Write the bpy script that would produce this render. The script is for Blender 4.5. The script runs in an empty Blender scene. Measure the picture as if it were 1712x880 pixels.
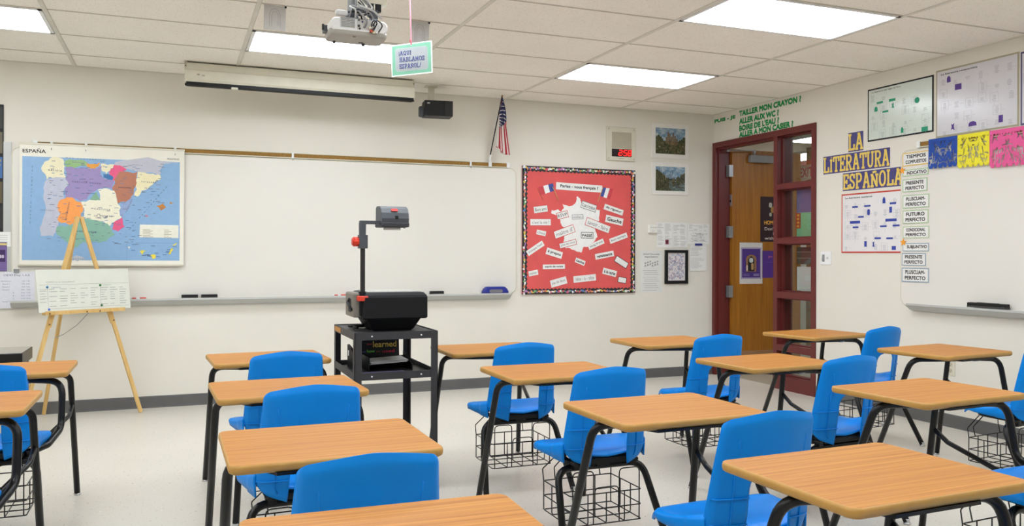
import bpy, bmesh, math, random
from mathutils import Vector, Matrix
PI = math.pi
random.seed(11)
SC = bpy.context.scene
COL = SC.collection

# ------------------------------------------------------------------ camera, world, exposure
cam_d = bpy.data.cameras.new('camera')
cam = bpy.data.objects.new('camera', cam_d)
COL.objects.link(cam)
YAW, ROLL, FPX = 0.3825, 0.003, 1402.3
cam_d.sensor_width = 36.0
cam_d.lens = FPX * 36.0 / 1712.0
cam_d.shift_y = (425.0 - 440.0) / 1712.0
cam_d.clip_start = 0.05
Fw = Vector((math.sin(YAW), math.cos(YAW), 0))
Rt = Vector((math.cos(YAW), -math.sin(YAW), 0))
Up = Vector((0, 0, 1))
R2 = Rt * math.cos(ROLL) + Up * math.sin(ROLL)
U2 = -Rt * math.sin(ROLL) + Up * math.cos(ROLL)
M = Matrix((R2, U2, -Fw)).transposed().to_4x4()
M.translation = Vector((-5.1726, -7.277, 1.2351))
cam.matrix_world = M
SC.camera = cam
SC.view_settings.view_transform = 'Standard'
SC.view_settings.look = 'None'
SC.view_settings.exposure = 0.0
SC.view_settings.gamma = 1.0
SC.view_settings.use_curve_mapping = False
w = bpy.data.worlds.new('world')
SC.world = w
w.use_nodes = True
w.node_tree.nodes['Background'].inputs[0].default_value = (0.8, 0.85, 1, 1)
w.node_tree.nodes['Background'].inputs[1].default_value = 0.05
LAMP_STRENGTH = 10.9

# ------------------------------------------------------------------ materials
def lin(c):
    r = []
    for v in c[:3]:
        v = v / 255.0
        r.append(v / 12.92 if v <= 0.04045 else ((v + 0.055) / 1.055) ** 2.4)
    return (r[0], r[1], r[2], 1.0)

MATS = {}
def mat(name, rgb, rough=0.55, metal=0.0, var=0.05, scale=8.0, bump=0.0, spec=0.5, coat=0.0, stretch=None, bscale=None):
    """procedural principled material: base colour with a little noise, optional bump"""
    m = bpy.data.materials.new(name)
    m.use_nodes = True
    nt = m.node_tree
    b = nt.nodes['Principled BSDF']
    b.inputs['Roughness'].default_value = rough
    b.inputs['Metallic'].default_value = metal
    b.inputs['Specular IOR Level'].default_value = spec
    b.inputs['Coat Weight'].default_value = coat
    tc = nt.nodes.new('ShaderNodeTexCoord')
    mp = nt.nodes.new('ShaderNodeMapping')
    nt.links.new(tc.outputs['Object'], mp.inputs[0])
    if stretch: mp.inputs['Scale'].default_value = stretch
    nz = nt.nodes.new('ShaderNodeTexNoise')
    nz.inputs['Scale'].default_value = scale
    nz.inputs['Detail'].default_value = 4
    nt.links.new(mp.outputs[0], nz.inputs['Vector'])
    cr = nt.nodes.new('ShaderNodeValToRGB')
    c = lin(rgb)
    cr.color_ramp.elements[0].position = 0.3
    cr.color_ramp.elements[1].position = 0.7
    cr.color_ramp.elements[0].color = (c[0]*(1-var), c[1]*(1-var), c[2]*(1-var), 1)
    cr.color_ramp.elements[1].color = (min(1, c[0]*(1+var)), min(1, c[1]*(1+var)), min(1, c[2]*(1+var)), 1)
    nt.links.new(nz.outputs['Fac'], cr.inputs[0])
    nt.links.new(cr.outputs[0], b.inputs['Base Color'])
    if bump:
        bn = nt.nodes.new('ShaderNodeBump')
        bn.inputs['Strength'].default_value = bump
        bn.inputs['Distance'].default_value = 0.002
        n2 = nt.nodes.new('ShaderNodeTexNoise')
        n2.inputs['Scale'].default_value = bscale or scale * 12
        n2.inputs['Detail'].default_value = 3
        nt.links.new(mp.outputs[0], n2.inputs['Vector'])
        nt.links.new(n2.outputs['Fac'], bn.inputs['Height'])
        nt.links.new(bn.outputs[0], b.inputs['Normal'])
    MATS[name] = m
    return m

def speckle(name, base, dark, light, scale, rough, t0=0.34, t1=0.68, bump=0.0):
    """two sets of flecks over a base colour (vinyl tile, mineral ceiling tile)"""
    m = mat(name, base, rough, var=0.03, scale=1.5)
    nt = m.node_tree
    b = nt.nodes['Principled BSDF']
    base_out = b.inputs['Base Color'].links[0].from_socket
    tc = [n for n in nt.nodes if n.type == 'TEX_COORD'][0]
    prev = base_out
    for col, sc_, lo, hi in ((dark, scale, t0 - 0.06, t0), (light, scale * 0.7, t1 + 0.05, t1)):
        n = nt.nodes.new('ShaderNodeTexNoise')
        n.inputs['Scale'].default_value = sc_
        n.inputs['Detail'].default_value = 2
        nt.links.new(tc.outputs['Object'], n.inputs['Vector'])
        mr = nt.nodes.new('ShaderNodeMapRange')
        mr.inputs['From Min'].default_value = hi
        mr.inputs['From Max'].default_value = lo
        nt.links.new(n.outputs['Fac'], mr.inputs['Value'])
        mx = nt.nodes.new('ShaderNodeMix')
        mx.data_type = 'RGBA'
        nt.links.new(mr.outputs[0], mx.inputs['Factor'])
        nt.links.new(prev, mx.inputs['A'])
        mx.inputs['B'].default_value = lin(col)
        prev = mx.outputs['Result']
    nt.links.new(prev, b.inputs['Base Color'])
    return m

def wood(name, c1, c2, rough=0.35, sx=2.0, sy=38.0, sz=30.0, fine=1.0):
    m = mat(name, c1, rough, scale=1.0)
    nt = m.node_tree
    b = nt.nodes['Principled BSDF']
    mp = [n for n in nt.nodes if n.type == 'MAPPING'][0]
    mp.inputs['Scale'].default_value = (sx, sy, sz)
    nz = [n for n in nt.nodes if n.type == 'TEX_NOISE'][0]
    nz.inputs['Scale'].default_value = fine
    nz.inputs['Detail'].default_value = 6
    nz.inputs['Roughness'].default_value = 0.65
    nz.inputs['Distortion'].default_value = 0.6
    cr = [n for n in nt.nodes if n.type == 'VALTORGB'][0]
    cr.color_ramp.elements[0].position = 0.32
    cr.color_ramp.elements[1].position = 0.66
    cr.color_ramp.elements[0].color = lin(c2)
    cr.color_ramp.elements[1].color = lin(c1)
    return m

def emis(name, rgb, strength):
    m = mat(name, rgb, 0.5)
    b = m.node_tree.nodes['Principled BSDF']
    b.inputs['Emission Color'].default_value = lin(rgb)
    b.inputs['Emission Strength'].default_value = strength
    return m

def glass(name):
    m = mat(name, (235, 240, 238), 0.02)
    nt = m.node_tree
    out = [n for n in nt.nodes if n.type == 'OUTPUT_MATERIAL'][0]
    tr = nt.nodes.new('ShaderNodeBsdfTransparent')
    tr.inputs[0].default_value = (0.86, 0.88, 0.86, 1)
    gl = nt.nodes.new('ShaderNodeBsdfGlossy')
    gl.inputs['Roughness'].default_value = 0.02
    mx = nt.nodes.new('ShaderNodeMixShader')
    mx.inputs[0].default_value = 0.05
    nt.links.new(tr.outputs[0], mx.inputs[1])
    nt.links.new(gl.outputs[0], mx.inputs[2])
    nt.links.new(mx.outputs[0], out.inputs[0])
    return m

def brick(name, c1, c2, mortar):
    m = mat(name, c1, 0.8)
    nt = m.node_tree
    b = nt.nodes['Principled BSDF']
    tc = [n for n in nt.nodes if n.type == 'TEX_COORD'][0]
    mp = nt.nodes.new('ShaderNodeMapping')
    mp.inputs['Rotation'].default_value = (PI/2, 0, PI/2)
    nt.links.new(tc.outputs['Object'], mp.inputs[0])
    sp = nt.nodes.new('ShaderNodeSeparateXYZ'); cb = nt.nodes.new('ShaderNodeCombineXYZ')
    nt.links.new(tc.outputs['Object'], sp.inputs[0])
    nt.links.new(sp.outputs[1], cb.inputs[0]); nt.links.new(sp.outputs[2], cb.inputs[1])
    bt = nt.nodes.new('ShaderNodeTexBrick')
    bt.inputs['Color1'].default_value = lin(c1); bt.inputs['Color2'].default_value = lin(c2)
    bt.inputs['Mortar'].default_value = lin(mortar)
    bt.inputs['Scale'].default_value = 1.0
    bt.inputs['Brick Width'].default_value = 0.2; bt.inputs['Row Height'].default_value = 0.07
    bt.inputs['Mortar Size'].default_value = 0.006
    nt.links.new(cb.outputs[0], bt.inputs['Vector'])
    nt.links.new(bt.outputs[0], b.inputs['Base Color'])
    return m

WALL = mat('wall_paint', (232, 227, 215), 0.7, var=0.015, scale=2.5, bump=0.12, bscale=120)
FLOOR = speckle('floor_vinyl', (219, 213, 201), (150, 142, 130), (240, 236, 228), 75, 0.3)
CEIL = speckle('ceiling_tile', (250, 244, 233), (220, 212, 199), (252, 247, 238), 130, 0.9, 0.38, 0.66)
TBAR = mat('ceiling_bar', (222, 217, 205), 0.6)
TLINE = mat('ceiling_line', (206, 199, 185), 0.8)
BASE = mat('baseboard_rubber', (98, 97, 96), 0.5)
BOARD = mat('whiteboard_enamel', (232, 228, 219), 0.3, var=0.01, scale=2, spec=0.4)
ALU = mat('aluminium', (192, 193, 190), 0.42, 0.35, var=0.02)
CORK = mat('cork_strip', (150, 112, 50), 0.8, var=0.15, scale=60)
BEIGE = mat('beige_metal', (220, 215, 196), 0.5)
CREAMP = mat('cream_plastic', (222, 217, 198), 0.5)
WHITE = mat('white_paint', (240, 240, 238), 0.45)
PAPER = mat('paper_white', (238, 237, 233), 0.6, var=0.02)
PAPERC = mat('paper_cream', (240, 236, 222), 0.6, var=0.02)
LAMIN = mat('laminated_paper', (232, 232, 226), 0.22, var=0.02)
INK = mat('ink_black', (30, 30, 32), 0.6)
GREYINK = mat('ink_grey', (150, 150, 150), 0.7)
LGREY = mat('ink_light', (196, 196, 196), 0.7)
BLACK = mat('black_plastic', (19, 20, 22), 0.5, spec=0.35)
BLACKM = mat('black_enamel', (15, 15, 16), 0.32, var=0.1, spec=0.35)
GLOSSK = mat('black_gloss', (16, 17, 20), 0.07, coat=1.0)
CARTM = mat('cart_enamel', (54, 53, 55), 0.5, var=0.08, scale=20)
DGREY = mat('dark_grey_plastic', (72, 76, 82), 0.45)
MGREY = mat('mid_grey', (150, 151, 152), 0.5)
CHROME = mat('chrome', (205, 205, 205), 0.18, 0.9)
RED = mat('red_knob', (226, 66, 40), 0.45)
BLUE = mat('blue_shell', (0, 131, 222), 0.38, spec=0.22, var=0.04, scale=5, bump=0.06, bscale=420)
OAK = wood('oak_laminate', (203, 142, 66), (170, 106, 43), 0.48, 1.6, 105, 30)
OAK.node_tree.nodes['Principled BSDF'].inputs['Specular IOR Level'].default_value = 0.25
EDGE = mat('edge_band', (190, 142, 68), 0.45, var=0.06, scale=30)
PINE = wood('pine', (233, 196, 128), (214, 170, 98), 0.45, 30, 30, 2.0)
DOORW = wood('door_veneer', (176, 116, 34), (150, 92, 20), 0.4, 26, 26, 1.6)
MAROON = mat('maroon_enamel', (104, 39, 37), 0.4, var=0.05)
STEEL = mat('steel', (168, 170, 172), 0.35, 0.6)
KICK = mat('kick_plate', (176, 134, 96), 0.35, 0.3)
GLASS = glass('glazing')
LAMP = emis('lamp_diffuser', (238, 246, 255), LAMP_STRENGTH)
LED = emis('red_led', (255, 30, 30), 2.5)
BRICK = brick('tan_brick', (168, 132, 84), (150, 112, 68), (150, 130, 100))
HALLF = mat('hall_floor', (172, 164, 146), 0.35, var=0.06, scale=30)

def scenery(name, stops, scale, stretch=(1, 1, 1), detail=8):
    m = mat(name, (100, 100, 100), 0.35, scale=scale, stretch=stretch)
    nt = m.node_tree
    nz = [n for n in nt.nodes if n.type == 'TEX_NOISE'][0]; nz.inputs['Detail'].default_value = detail; nz.inputs['Roughness'].default_value = 0.75
    cr = [n for n in nt.nodes if n.type == 'VALTORGB'][0]
    while len(cr.color_ramp.elements) < len(stops): cr.color_ramp.elements.new(0.5)
    for e, (pos, c) in zip(cr.color_ramp.elements, stops): e.position = pos; e.color = lin(c)
    return m
SKYP = scenery('printed_sky', [(0.36, (84, 118, 150)), (0.5, (128, 158, 180)), (0.64, (206, 210, 206))], 14, (1, 2, 1))
WOODP = scenery('printed_trees', [(0.34, (24, 30, 20)), (0.48, (66, 70, 42)), (0.58, (104, 96, 66)), (0.72, (150, 138, 116))], 46)
WATERP = scenery('printed_water', [(0.36, (46, 58, 50)), (0.52, (98, 112, 104)), (0.68, (150, 162, 156))], 22, (1, 4, 1))
TOWERP = scenery('printed_stone', [(0.36, (74, 58, 42)), (0.55, (128, 104, 76)), (0.7, (170, 146, 110))], 40, (2, 0.6, 1))
_cc = {}
def C(rgb, rough=0.6, var=0.03):
    k = (tuple(rgb), rough)
    if k not in _cc:
        _cc[k] = mat('print_%02x%02x%02x' % tuple(rgb), rgb, rough, var=var, scale=30)
    return _cc[k]

# ------------------------------------------------------------------ mesh builder
class MB:
    def __init__(s):
        s.bm = bmesh.new(); s.mats = []; s.T = Matrix.Identity(4); s.smooth = False
    def mi(s, m):
        if m not in s.mats: s.mats.append(m)
        return s.mats.index(m)
    def v(s, p): return s.bm.verts.new(s.T @ Vector(p))
    def face(s, vs, m, smooth=None):
        try: f = s.bm.faces.new(vs)
        except ValueError: return None
        f.material_index = s.mi(m); f.smooth = s.smooth if smooth is None else smooth
        return f
    def box(s, a, b, m):
        x0, y0, z0 = a; x1, y1, z1 = b
        vs = [s.v(p) for p in ((x0,y0,z0),(x1,y0,z0),(x1,y1,z0),(x0,y1,z0),(x0,y0,z1),(x1,y0,z1),(x1,y1,z1),(x0,y1,z1))]
        for q in ((3,2,1,0),(4,5,6,7),(0,1,5,4),(1,2,6,5),(2,3,7,6),(3,0,4,7)):
            s.face([vs[i] for i in q], m, False)
    def layers(s, layers, m, mtop=None, smooth=False, caps=True):
        """layers: list of equal-length 3D loops, skinned and capped"""
        L = [[s.v(p) for p in l] for l in layers]
        n = len(L[0])
        for a, b in zip(L, L[1:]):
            for i in range(n):
                s.face([a[i], a[(i+1) % n], b[(i+1) % n], b[i]], m, smooth)
        if caps:
            s.face(list(reversed(L[0])), m, False); s.face(L[-1], mtop or m, False)
    def prism(s, pts, z0, z1, m, mtop=None):
        s.layers([[(x, y, z0) for x, y in pts], [(x, y, z1) for x, y in pts]], m, mtop)
    def prism_x(s, pts, x0, x1, m):      # polygon in (y,z) extruded along x
        s.layers([[(x0, y, z) for y, z in pts], [(x1, y, z) for y, z in pts]], m)
    def prism_y(s, pts, y0, y1, m):      # polygon in (x,z) extruded along y
        s.layers([[(x, y0, z) for x, z in pts], [(x, y1, z) for x, z in pts]], m)
    def slab(s, w, h, z0, z1, r, m, cx=0, cy=0, bev=0.0, mtop=None, seg=5):
        """rounded rectangle slab in XY with small bevel"""
        def loop(i, z): return [(x + cx, y + cy, z) for x, y in rrect(w - 2*i, h - 2*i, max(r - i, 0.0005), seg)]
        if bev: s.layers([loop(bev, z0), loop(0, z0 + bev), loop(0, z1 - bev), loop(bev, z1)], m, mtop)
        else: s.layers([loop(0, z0), loop(0, z1)], m, mtop)
    def cyl(s, p0, p1, r0, m, r1=None, n=12, smooth=True):
        r1 = r0 if r1 is None else r1
        s.layers([ring(p0, Vector(p1) - Vector(p0), r0, n), ring(p1, Vector(p1) - Vector(p0), r1, n)], m, smooth=smooth)
    def lathe(s, prof, m, n=16, smooth=True, c=(0, 0, 0)):
        s.layers([[(c[0] + r*math.cos(2*PI*i/n), c[1] + r*math.sin(2*PI*i/n), c[2] + z) for i in range(n)] for r, z in prof], m, smooth=smooth)
    def tube(s, pts, r, m, n=10, fil=0.0, fseg=5, closed=False):
        P = [Vector(p) for p in pts]
        if fil: P = fillet(P, fil, fseg, closed)
        k = len(P); loops = []
        up = None
        for i in range(k):
            a = P[i-1] if (i or closed) else P[i]
            b = P[(i+1) % k] if (i < k-1 or closed) else P[i]
            d = (b - a).normalized()
            if up is None:
                up = Vector((0, 0, 1)) if abs(d.z) < 0.9 else Vector((1, 0, 0))
            e = (up - d * up.dot(d)).normalized(); f = d.cross(e); up = e
            loops.append([s.v(P[i] + (e*math.cos(2*PI*j/n) + f*math.sin(2*PI*j/n)) * r) for j in range(n)])
        rng = range(k if closed else k-1)
        for i in rng:
            A, B = loops[i], loops[(i+1) % k]
            for j in range(n): s.face([A[j], A[(j+1) % n], B[(j+1) % n], B[j]], m, True)
        if not closed:
            s.face(list(reversed(loops[0])), m, False); s.face(loops[-1], m, False)
    def grid(s, rows, m, smooth=True, wrap=False):
        L = [[s.v(p) for p in r] for r in rows]
        for a, b in zip(L, L[1:]):
            for i in range(len(a) - 1): s.face([a[i], a[i+1], b[i+1], b[i]], m, smooth)
        return L
    def stroke(s, pts, t, z0, z1, m):
        """flat pen stroke in XY"""
        for kk, ((x0, y0), (x1, y1)) in enumerate(zip(pts, pts[1:])):
            z1 += 0.00004 if kk else 0
            dx, dy = x1 - x0, y1 - y0; l = math.hypot(dx, dy) or 1e-6
            nx, ny = -dy/l*t/2, dx/l*t/2
            s.prism([(x0-nx, y0-ny), (x1-nx, y1-ny), (x1+nx, y1+ny), (x0+nx, y0+ny)], z0, z1, m)
    def text(s, body, cx, cy, m, w=None, h=None, rot=0.0, z=0.001, bold=0.0, d=0.0004, shear=0.0):
        """lettering centred at cx,cy in local XY, fitted to width w and cap height h; bold = stroke gain in em"""
        V, Fs, x0, y0, x1, y1 = glyphs(body, shear)
        b = bold*0.8
        sx = w / (x1 - x0 + 2*b) if w else None
        sy = h / (y1 - y0 + 2*b) if h else None
        sx = sx or sy; sy = sy or sx
        c, sn = math.cos(rot), math.sin(rot)
        for kk, (ox, oy) in enumerate(((b, b), (-b, b), (b, -b), (-b, -b), (0, b), (0, -b)) if b else ((0, 0),)):
            vs = []
            for x, y in V:
                a, e = (x + ox - (x0+x1)/2) * sx, (y + oy - (y0+y1)/2) * sy
                vs.append(s.v((cx + a*c - e*sn, cy + a*sn + e*c, z + d + 0.00007*kk)))
            for f in Fs: s.face([vs[i] for i in f], m, False)
    def build(s, name, parent=None, loc=None, rot=None):
        me = bpy.data.meshes.new(name)
        bmesh.ops.recalc_face_normals(s.bm, faces=s.bm.faces)
        s.bm.to_mesh(me); s.bm.free()
        for m in s.mats: me.materials.append(m)
        o = bpy.data.objects.new(name, me); COL.objects.link(o)
        if parent: o.parent = parent
        if loc is not None: o.location = loc
        if rot is not None: o.rotation_euler = rot
        return o

def rrect(w, h, r, seg=5):
    pts = []
    for cx, cy, a0 in ((w/2-r, h/2-r, 0), (-w/2+r, h/2-r, PI/2), (-w/2+r, -h/2+r, PI), (w/2-r, -h/2+r, 1.5*PI)):
        for i in range(seg + 1):
            a = a0 + PI/2*i/seg
            pts.append((cx + r*math.cos(a), cy + r*math.sin(a)))
    return pts
def ring(p, d, r, n=12):
    d = Vector(d).normalized(); u = Vector((0,0,1)) if abs(d.z) < 0.9 else Vector((1,0,0))
    e = (u - d*u.dot(d)).normalized(); f = d.cross(e)
    return [tuple(Vector(p) + (e*math.cos(2*PI*i/n) + f*math.sin(2*PI*i/n))*r) for i in range(n)]
def fillet(P, r, seg, closed=False):
    out = []; k = len(P)
    for i in range(k):
        if not closed and i in (0, k-1): out.append(P[i]); continue
        a, b, c = P[i-1], P[i], P[(i+1) % k]
        u, v = (a-b), (c-b); lu, lv = u.length, v.length
        if lu < 1e-6 or lv < 1e-6: continue
        u /= lu; v /= lv
        ang = u.angle(v)
        if ang > PI - 0.05: out.append(b); continue
        t = min(r / math.tan(ang/2), lu*0.48, lv*0.48)
        p0, p1 = b + u*t, b + v*t
        for j in range(seg + 1):
            q = j/seg
            out.append(p0*(1-q)**2 + b*2*q*(1-q) + p1*q*q)
    return out

_gl = {}
_crv = bpy.data.curves.new('lettering_source', 'FONT')
_cob = bpy.data.objects.new('lettering_source', _crv)
_crv.resolution_u = 3
def glyphs(body, shear):
    k = (body, shear)
    if k not in _gl:
        _crv.body = body; _crv.shear = shear
        me = bpy.data.meshes.new_from_object(_cob)
        V = [(v.co.x, v.co.y) for v in me.vertices]
        F = [tuple(p.vertices) for p in me.polygons]
        bpy.data.meshes.remove(me)
        _gl[k] = (V, F, min(v[0] for v in V), min(v[1] for v in V), max(v[0] for v in V), max(v[1] for v in V))
    return _gl[k]

# ------------------------------------------------------------------ tagging
def tag(o, label, cat, group=None, kind=None):
    if label: o['label'] = label
    if cat: o['category'] = cat
    if group: o['group'] = group
    if kind: o['kind'] = kind
    return o
def thing(name, label, cat, loc=(0,0,0), rot=(0,0,0), group=None):
    o = bpy.data.objects.new(name, None); COL.objects.link(o)
    o.location = loc; o.rotation_euler = rot; o.empty_display_size = 0.1
    return tag(o, label, cat, group)
def struct(o): o['kind'] = 'structure'; return o
FRONT = (PI/2, 0, 0)              # local x right, y up, z out of the front wall
RIGHT = (PI/2, 0, -PI/2)          # the same on the right wall (local x runs along -Y)
def fw(x, z, off=0.0): return (x, -off, z)
def rw(y, z, off=0.0): return (-off, y, z)

# ------------------------------------------------------------------ the room
H = 2.68; XL, YB = -7.6, -9.4
mb = MB(); mb.box((XL, YB, -0.1), (0.075, 0.15, 0), FLOOR); struct(mb.build('floor'))
mb = MB(); mb.box((XL, YB, H), (0.15, 0.15, H + 0.08), CEIL); struct(mb.build('ceiling'))
mb = MB(); mb.box((XL, 0, 0), (0.15, 0.15, H), WALL); struct(mb.build('wall_front'))
mb = MB(); mb.box((0, YB, 0), (0.15, -1.503, H), WALL); mb.box((0, -1.503, 2.388), (0.15, 0, H), WALL); struct(mb.build('wall_right'))
mb = MB(); mb.box((XL - 0.15, YB, 0), (XL, 0.15, H), WALL); struct(mb.build('wall_left'))
mb = MB(); mb.box((XL, YB - 0.15, 0), (0.15, YB, H), WALL); struct(mb.build('wall_back'))
def baseprof(d): return [(0, 0), (d*1.4, 0), (d, 0.012), (d, 0.088), (d*0.5, 0.094), (0, 0.094)]
mb = MB(); mb.prism_x([(-a, b) for a, b in baseprof(0.006)], XL, 0, BASE); struct(mb.build('baseboard_front'))
mb = MB(); mb.prism_y([(-a, b) for a, b in baseprof(0.006)], YB, -1.503, BASE); struct(mb.build('baseboard_right'))
mb = MB(); mb.prism_y([(XL + a, b) for a, b in baseprof(0.006)], YB, 0, BASE); struct(mb.build('baseboard_left'))
COLX = [-7.11, -5.892, -4.725, -3.498, -2.308, -1.093]
JY = [-1.637 + 0.6096*k for k in (2, 1, 0, -1, -2, -3, -4, -5, -6, -7, -8, -9, -10, -11, -12)]
mb = MB()
for y in JY: mb.box((XL, y - 0.006, H - 0.0035), (0, y + 0.006, H + 0.001), TLINE)
for x in COLX:
    mb.box((x - 0.013, YB, H - 0.005), (x + 0.011, 0, H + 0.001), TBAR)
    mb.box((x + 0.011, YB, H - 0.004), (x + 0.015, 0, H + 0.001), TLINE)
mb.box((XL, -0.02, H - 0.004), (0, -0.001, H + 0.001), TBAR); mb.box((-0.02, YB, H - 0.004), (-0.001, -0.02, H + 0.001), TBAR)
struct(mb.build('trim_1'))

# recessed ceiling lights, 4 ft x 2 ft
spots = {(0,0): 'glowing ceiling light panel at the far left, cut by the left edge of the photo',
         (2,0): 'glowing ceiling light panel above the roll-down screen, partly hidden by the ceiling projector',
         (4,0): 'glowing ceiling light panel nearest the door corner, near the flag and clock',
         (4,1): 'large glowing ceiling light panel at the top edge, above the French green lettering side'}
LX = [(-7.11, -5.892), None, (-4.725, -3.498), None, (-2.308, -1.093)]
for ci in (0, 2, 4):
    for ri, yc in enumerate((-1.332, -3.161, -4.99, -6.818)):
        x0, x1 = LX[ci]; cx = (x0 + x1)/2
        lab = spots.get((ci, ri), 'glowing ceiling light panel out of the frame, overhead among the desk rows')
        t = thing('ceiling_light', lab, 'light', (cx, yc, H), group='recessed ceiling lights')
        hw, hd = (x1 - x0)/2 - 0.016, 0.296
        mb = MB()
        for a, b in (((-hw, -hd), (hw, -hd + 0.022)), ((-hw, hd - 0.022), (hw, hd)), ((-hw, -hd), (-hw + 0.022, hd)), ((hw - 0.022, -hd), (hw, hd))):
            mb.box((a[0], a[1], -0.008), (b[0], b[1], 0.0), WHITE)
        mb.build('frame', t)
        mb = MB(); mb.box((-hw + 0.02, -hd + 0.02, -0.004), (hw - 0.02, hd - 0.02, -0.001), LAMP); mb.build('diffuser', t)

# ------------------------------------------------------------------ door, sidelight, hallway
mb = MB(); mb.box((0.075, -6, -0.1), (4.2, 4.0, -0.001), HALLF); struct(mb.build('floor_hall'))
mb = MB(); mb.box((0.15, -6, 2.62), (4.2, 4.0, 2.7), CEIL); struct(mb.build('ceiling_hall'))
mb = MB(); mb.box((3.5, -6, 0), (3.65, 4.0, 2.7), WALL); mb.box((0.15, 3.9, 0), (4.2, 4.05, 2.7), WALL); mb.box((0.15, -6.1, 0), (4.2, -6, 2.7), WALL)
struct(mb.build('wall_hall'))
mb = MB(); mb.box((2.4, -0.9, 0), (2.62, 1.36, 2.62), BRICK); struct(mb.build('wall_brick'))
t = thing('hallway_light', 'small farther hallway ceiling light low in the top pane beside the door', 'light', (2.9, 1.95, 2.62))
mb = MB(); mb.box((-0.3, -0.62, -0.03), (0.3, 0.62, -0.001), WHITE); mb.build('frame', t)
mb = MB(); mb.box((-0.27, -0.59, -0.034), (0.27, 0.59, -0.029), LAMP); mb.build('diffuser', t)
t = thing('hallway_light', 'unseen ceiling panel added to brighten the hallway right outside the door', 'light', (1.4, -2.0, 2.62))  # added fill panel, out of view, lifts the dim hallway
mb = MB(); mb.box((-0.3, -0.62, -0.03), (0.3, 0.62, -0.001), WHITE); mb.build('frame', t)
mb = MB(); mb.box((-0.27, -0.59, -0.034), (0.27, 0.59, -0.029), LAMP); mb.build('diffuser', t)
t = thing('hallway_light', 'extra glowing ceiling panel by the exit sign, added to brighten the hallway', 'light', (1.9, 0.2, 2.62))  # another added panel, only there to light the brick and hallway
mb = MB(); mb.box((-0.3, -0.62, -0.03), (0.3, 0.62, -0.001), WHITE); mb.build('frame', t)
mb = MB(); mb.box((-0.27, -0.59, -0.034), (0.27, 0.59, -0.029), LAMP); mb.build('diffuser', t)
t = thing('exit_sign', 'pale exit sign with red letters on the brick wall of the hallway', 'sign', (2.398, 1.33, 2.3), RIGHT)
mb = MB(); mb.slab(0.34, 0.2, 0, 0.03, 0.01, C((205, 178, 150)), bev=0.003); mb.build('housing', t)
mb = MB(); mb.text('EXIT', 0, 0, C((196, 60, 44)), w=0.24, h=0.12, z=0.0305, bold=0.02); mb.build('lettering', t)

dr = thing('door_1', None, None, (0, 0, 0)); struct(dr)
mb = MB()
X0, X1 = -0.014, 0.165
def fbar(y0, y1, z0, z1, m=MAROON, xa=X0, xb=X1): mb.box((xa, -y1, z0), (xb, -y0, z1), m)
fbar(0.001, 0.052, 0, 2.387); fbar(0.052, 1.452, 2.331, 2.387); fbar(0.957, 1.008, 0, 2.331)
fbar(0.052, 0.066, 0, 2.331, MAROON, 0.02, 0.1); fbar(0.066, 0.957, 2.315, 2.331, MAROON, 0.02, 0.1)
mb.build('frame', dr)
# the leaf stands open into the hallway
lf = bpy.data.objects.new('door_leaf', None); COL.objects.link(lf); lf.parent = dr
mb = MB(); mb.box((0.172, -0.082, 0.012), (1.06, -0.038, 2.325), DOORW); mb.build('panel', lf)
mb = MB(); mb.box((0.19, -0.0845, 0.03), (1.04, -0.082, 0.235), KICK); mb.build('kick_plate', lf)
mb = MB(); mb.box((0.168, -0.08, 1.74), (0.1745, -0.04, 1.86), STEEL); mb.box((0.166, -0.07, 1.78), (0.17, -0.05, 1.80), BLACK); mb.build('edge_plate', lf)
for z in (2.10, 1.47, 0.855):
    mb = MB()
    mb.box((0.12, -0.056, z - 0.06), (0.17, -0.052, z + 0.06), STEEL)
    mb.box((0.120, -0.105, z - 0.06), (0.168, -0.066, z + 0.06), STEEL)
    mb.cyl((0.168, -0.093, z - 0.06), (0.168, -0.093, z + 0.06), 0.008, STEEL)
    for zz in (-0.03, 0.0, 0.03): mb.cyl((0.119, -0.09, z + zz), (0.122, -0.09, z + zz), 0.004, DGREY, n=6)
    mb.build('hinge', dr)
cl = bpy.data.objects.new('door_closer', None); COL.objects.link(cl); cl.parent = dr
mb = MB(); mb.slab(0.30, 0.075, 0, 0.05, 0.008, MGREY, bev=0.004); mb.build('housing', cl, (0.52, -0.082, 2.235), FRONT)
mb = MB()
mb.tube([(0.09, -0.13, 2.30), (0.42, -0.14, 2.315)], 0.007, STEEL); mb.cyl((0.42, -0.12, 2.27), (0.42, -0.12, 2.325), 0.014, STEEL)
mb.cyl((0.09, -0.13, 2.29), (0.09, -0.13, 2.315), 0.016, STEEL)
mb.build('arm', cl)

win = thing('window_1', None, None); struct(win)
mb = MB()
fbar(1.452, 1.503, 0, 2.387)
BZ = [(0.0, 0.125), (0.355, 0.412), (0.838, 0.896), (1.336, 1.389), (1.836, 1.886)]
for a, b in BZ: fbar(1.008, 1.452, a, b)
ga, gb = 0.04, 0.10                              # glazing stops
cells = [(0.125, 0.355), (0.412, 0.838), (0.896, 1.336), (1.389, 1.836), (1.886, 2.331)]
for a, b in cells:
    fbar(1.008, 1.02, a, b, MAROON, ga, gb); fbar(1.44, 1.452, a, b, MAROON, ga, gb)
    fbar(1.02, 1.44, a, a + 0.012, MAROON, ga, gb); fbar(1.02, 1.44, b - 0.012, b, MAROON, ga, gb)
mb.build('frame', win)
for a, b in cells:
    mb = MB(); mb.box((0.066, -1.44, a + 0.012), (0.072, -1.02, b - 0.012), GLASS); mb.build('pane', win)

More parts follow.
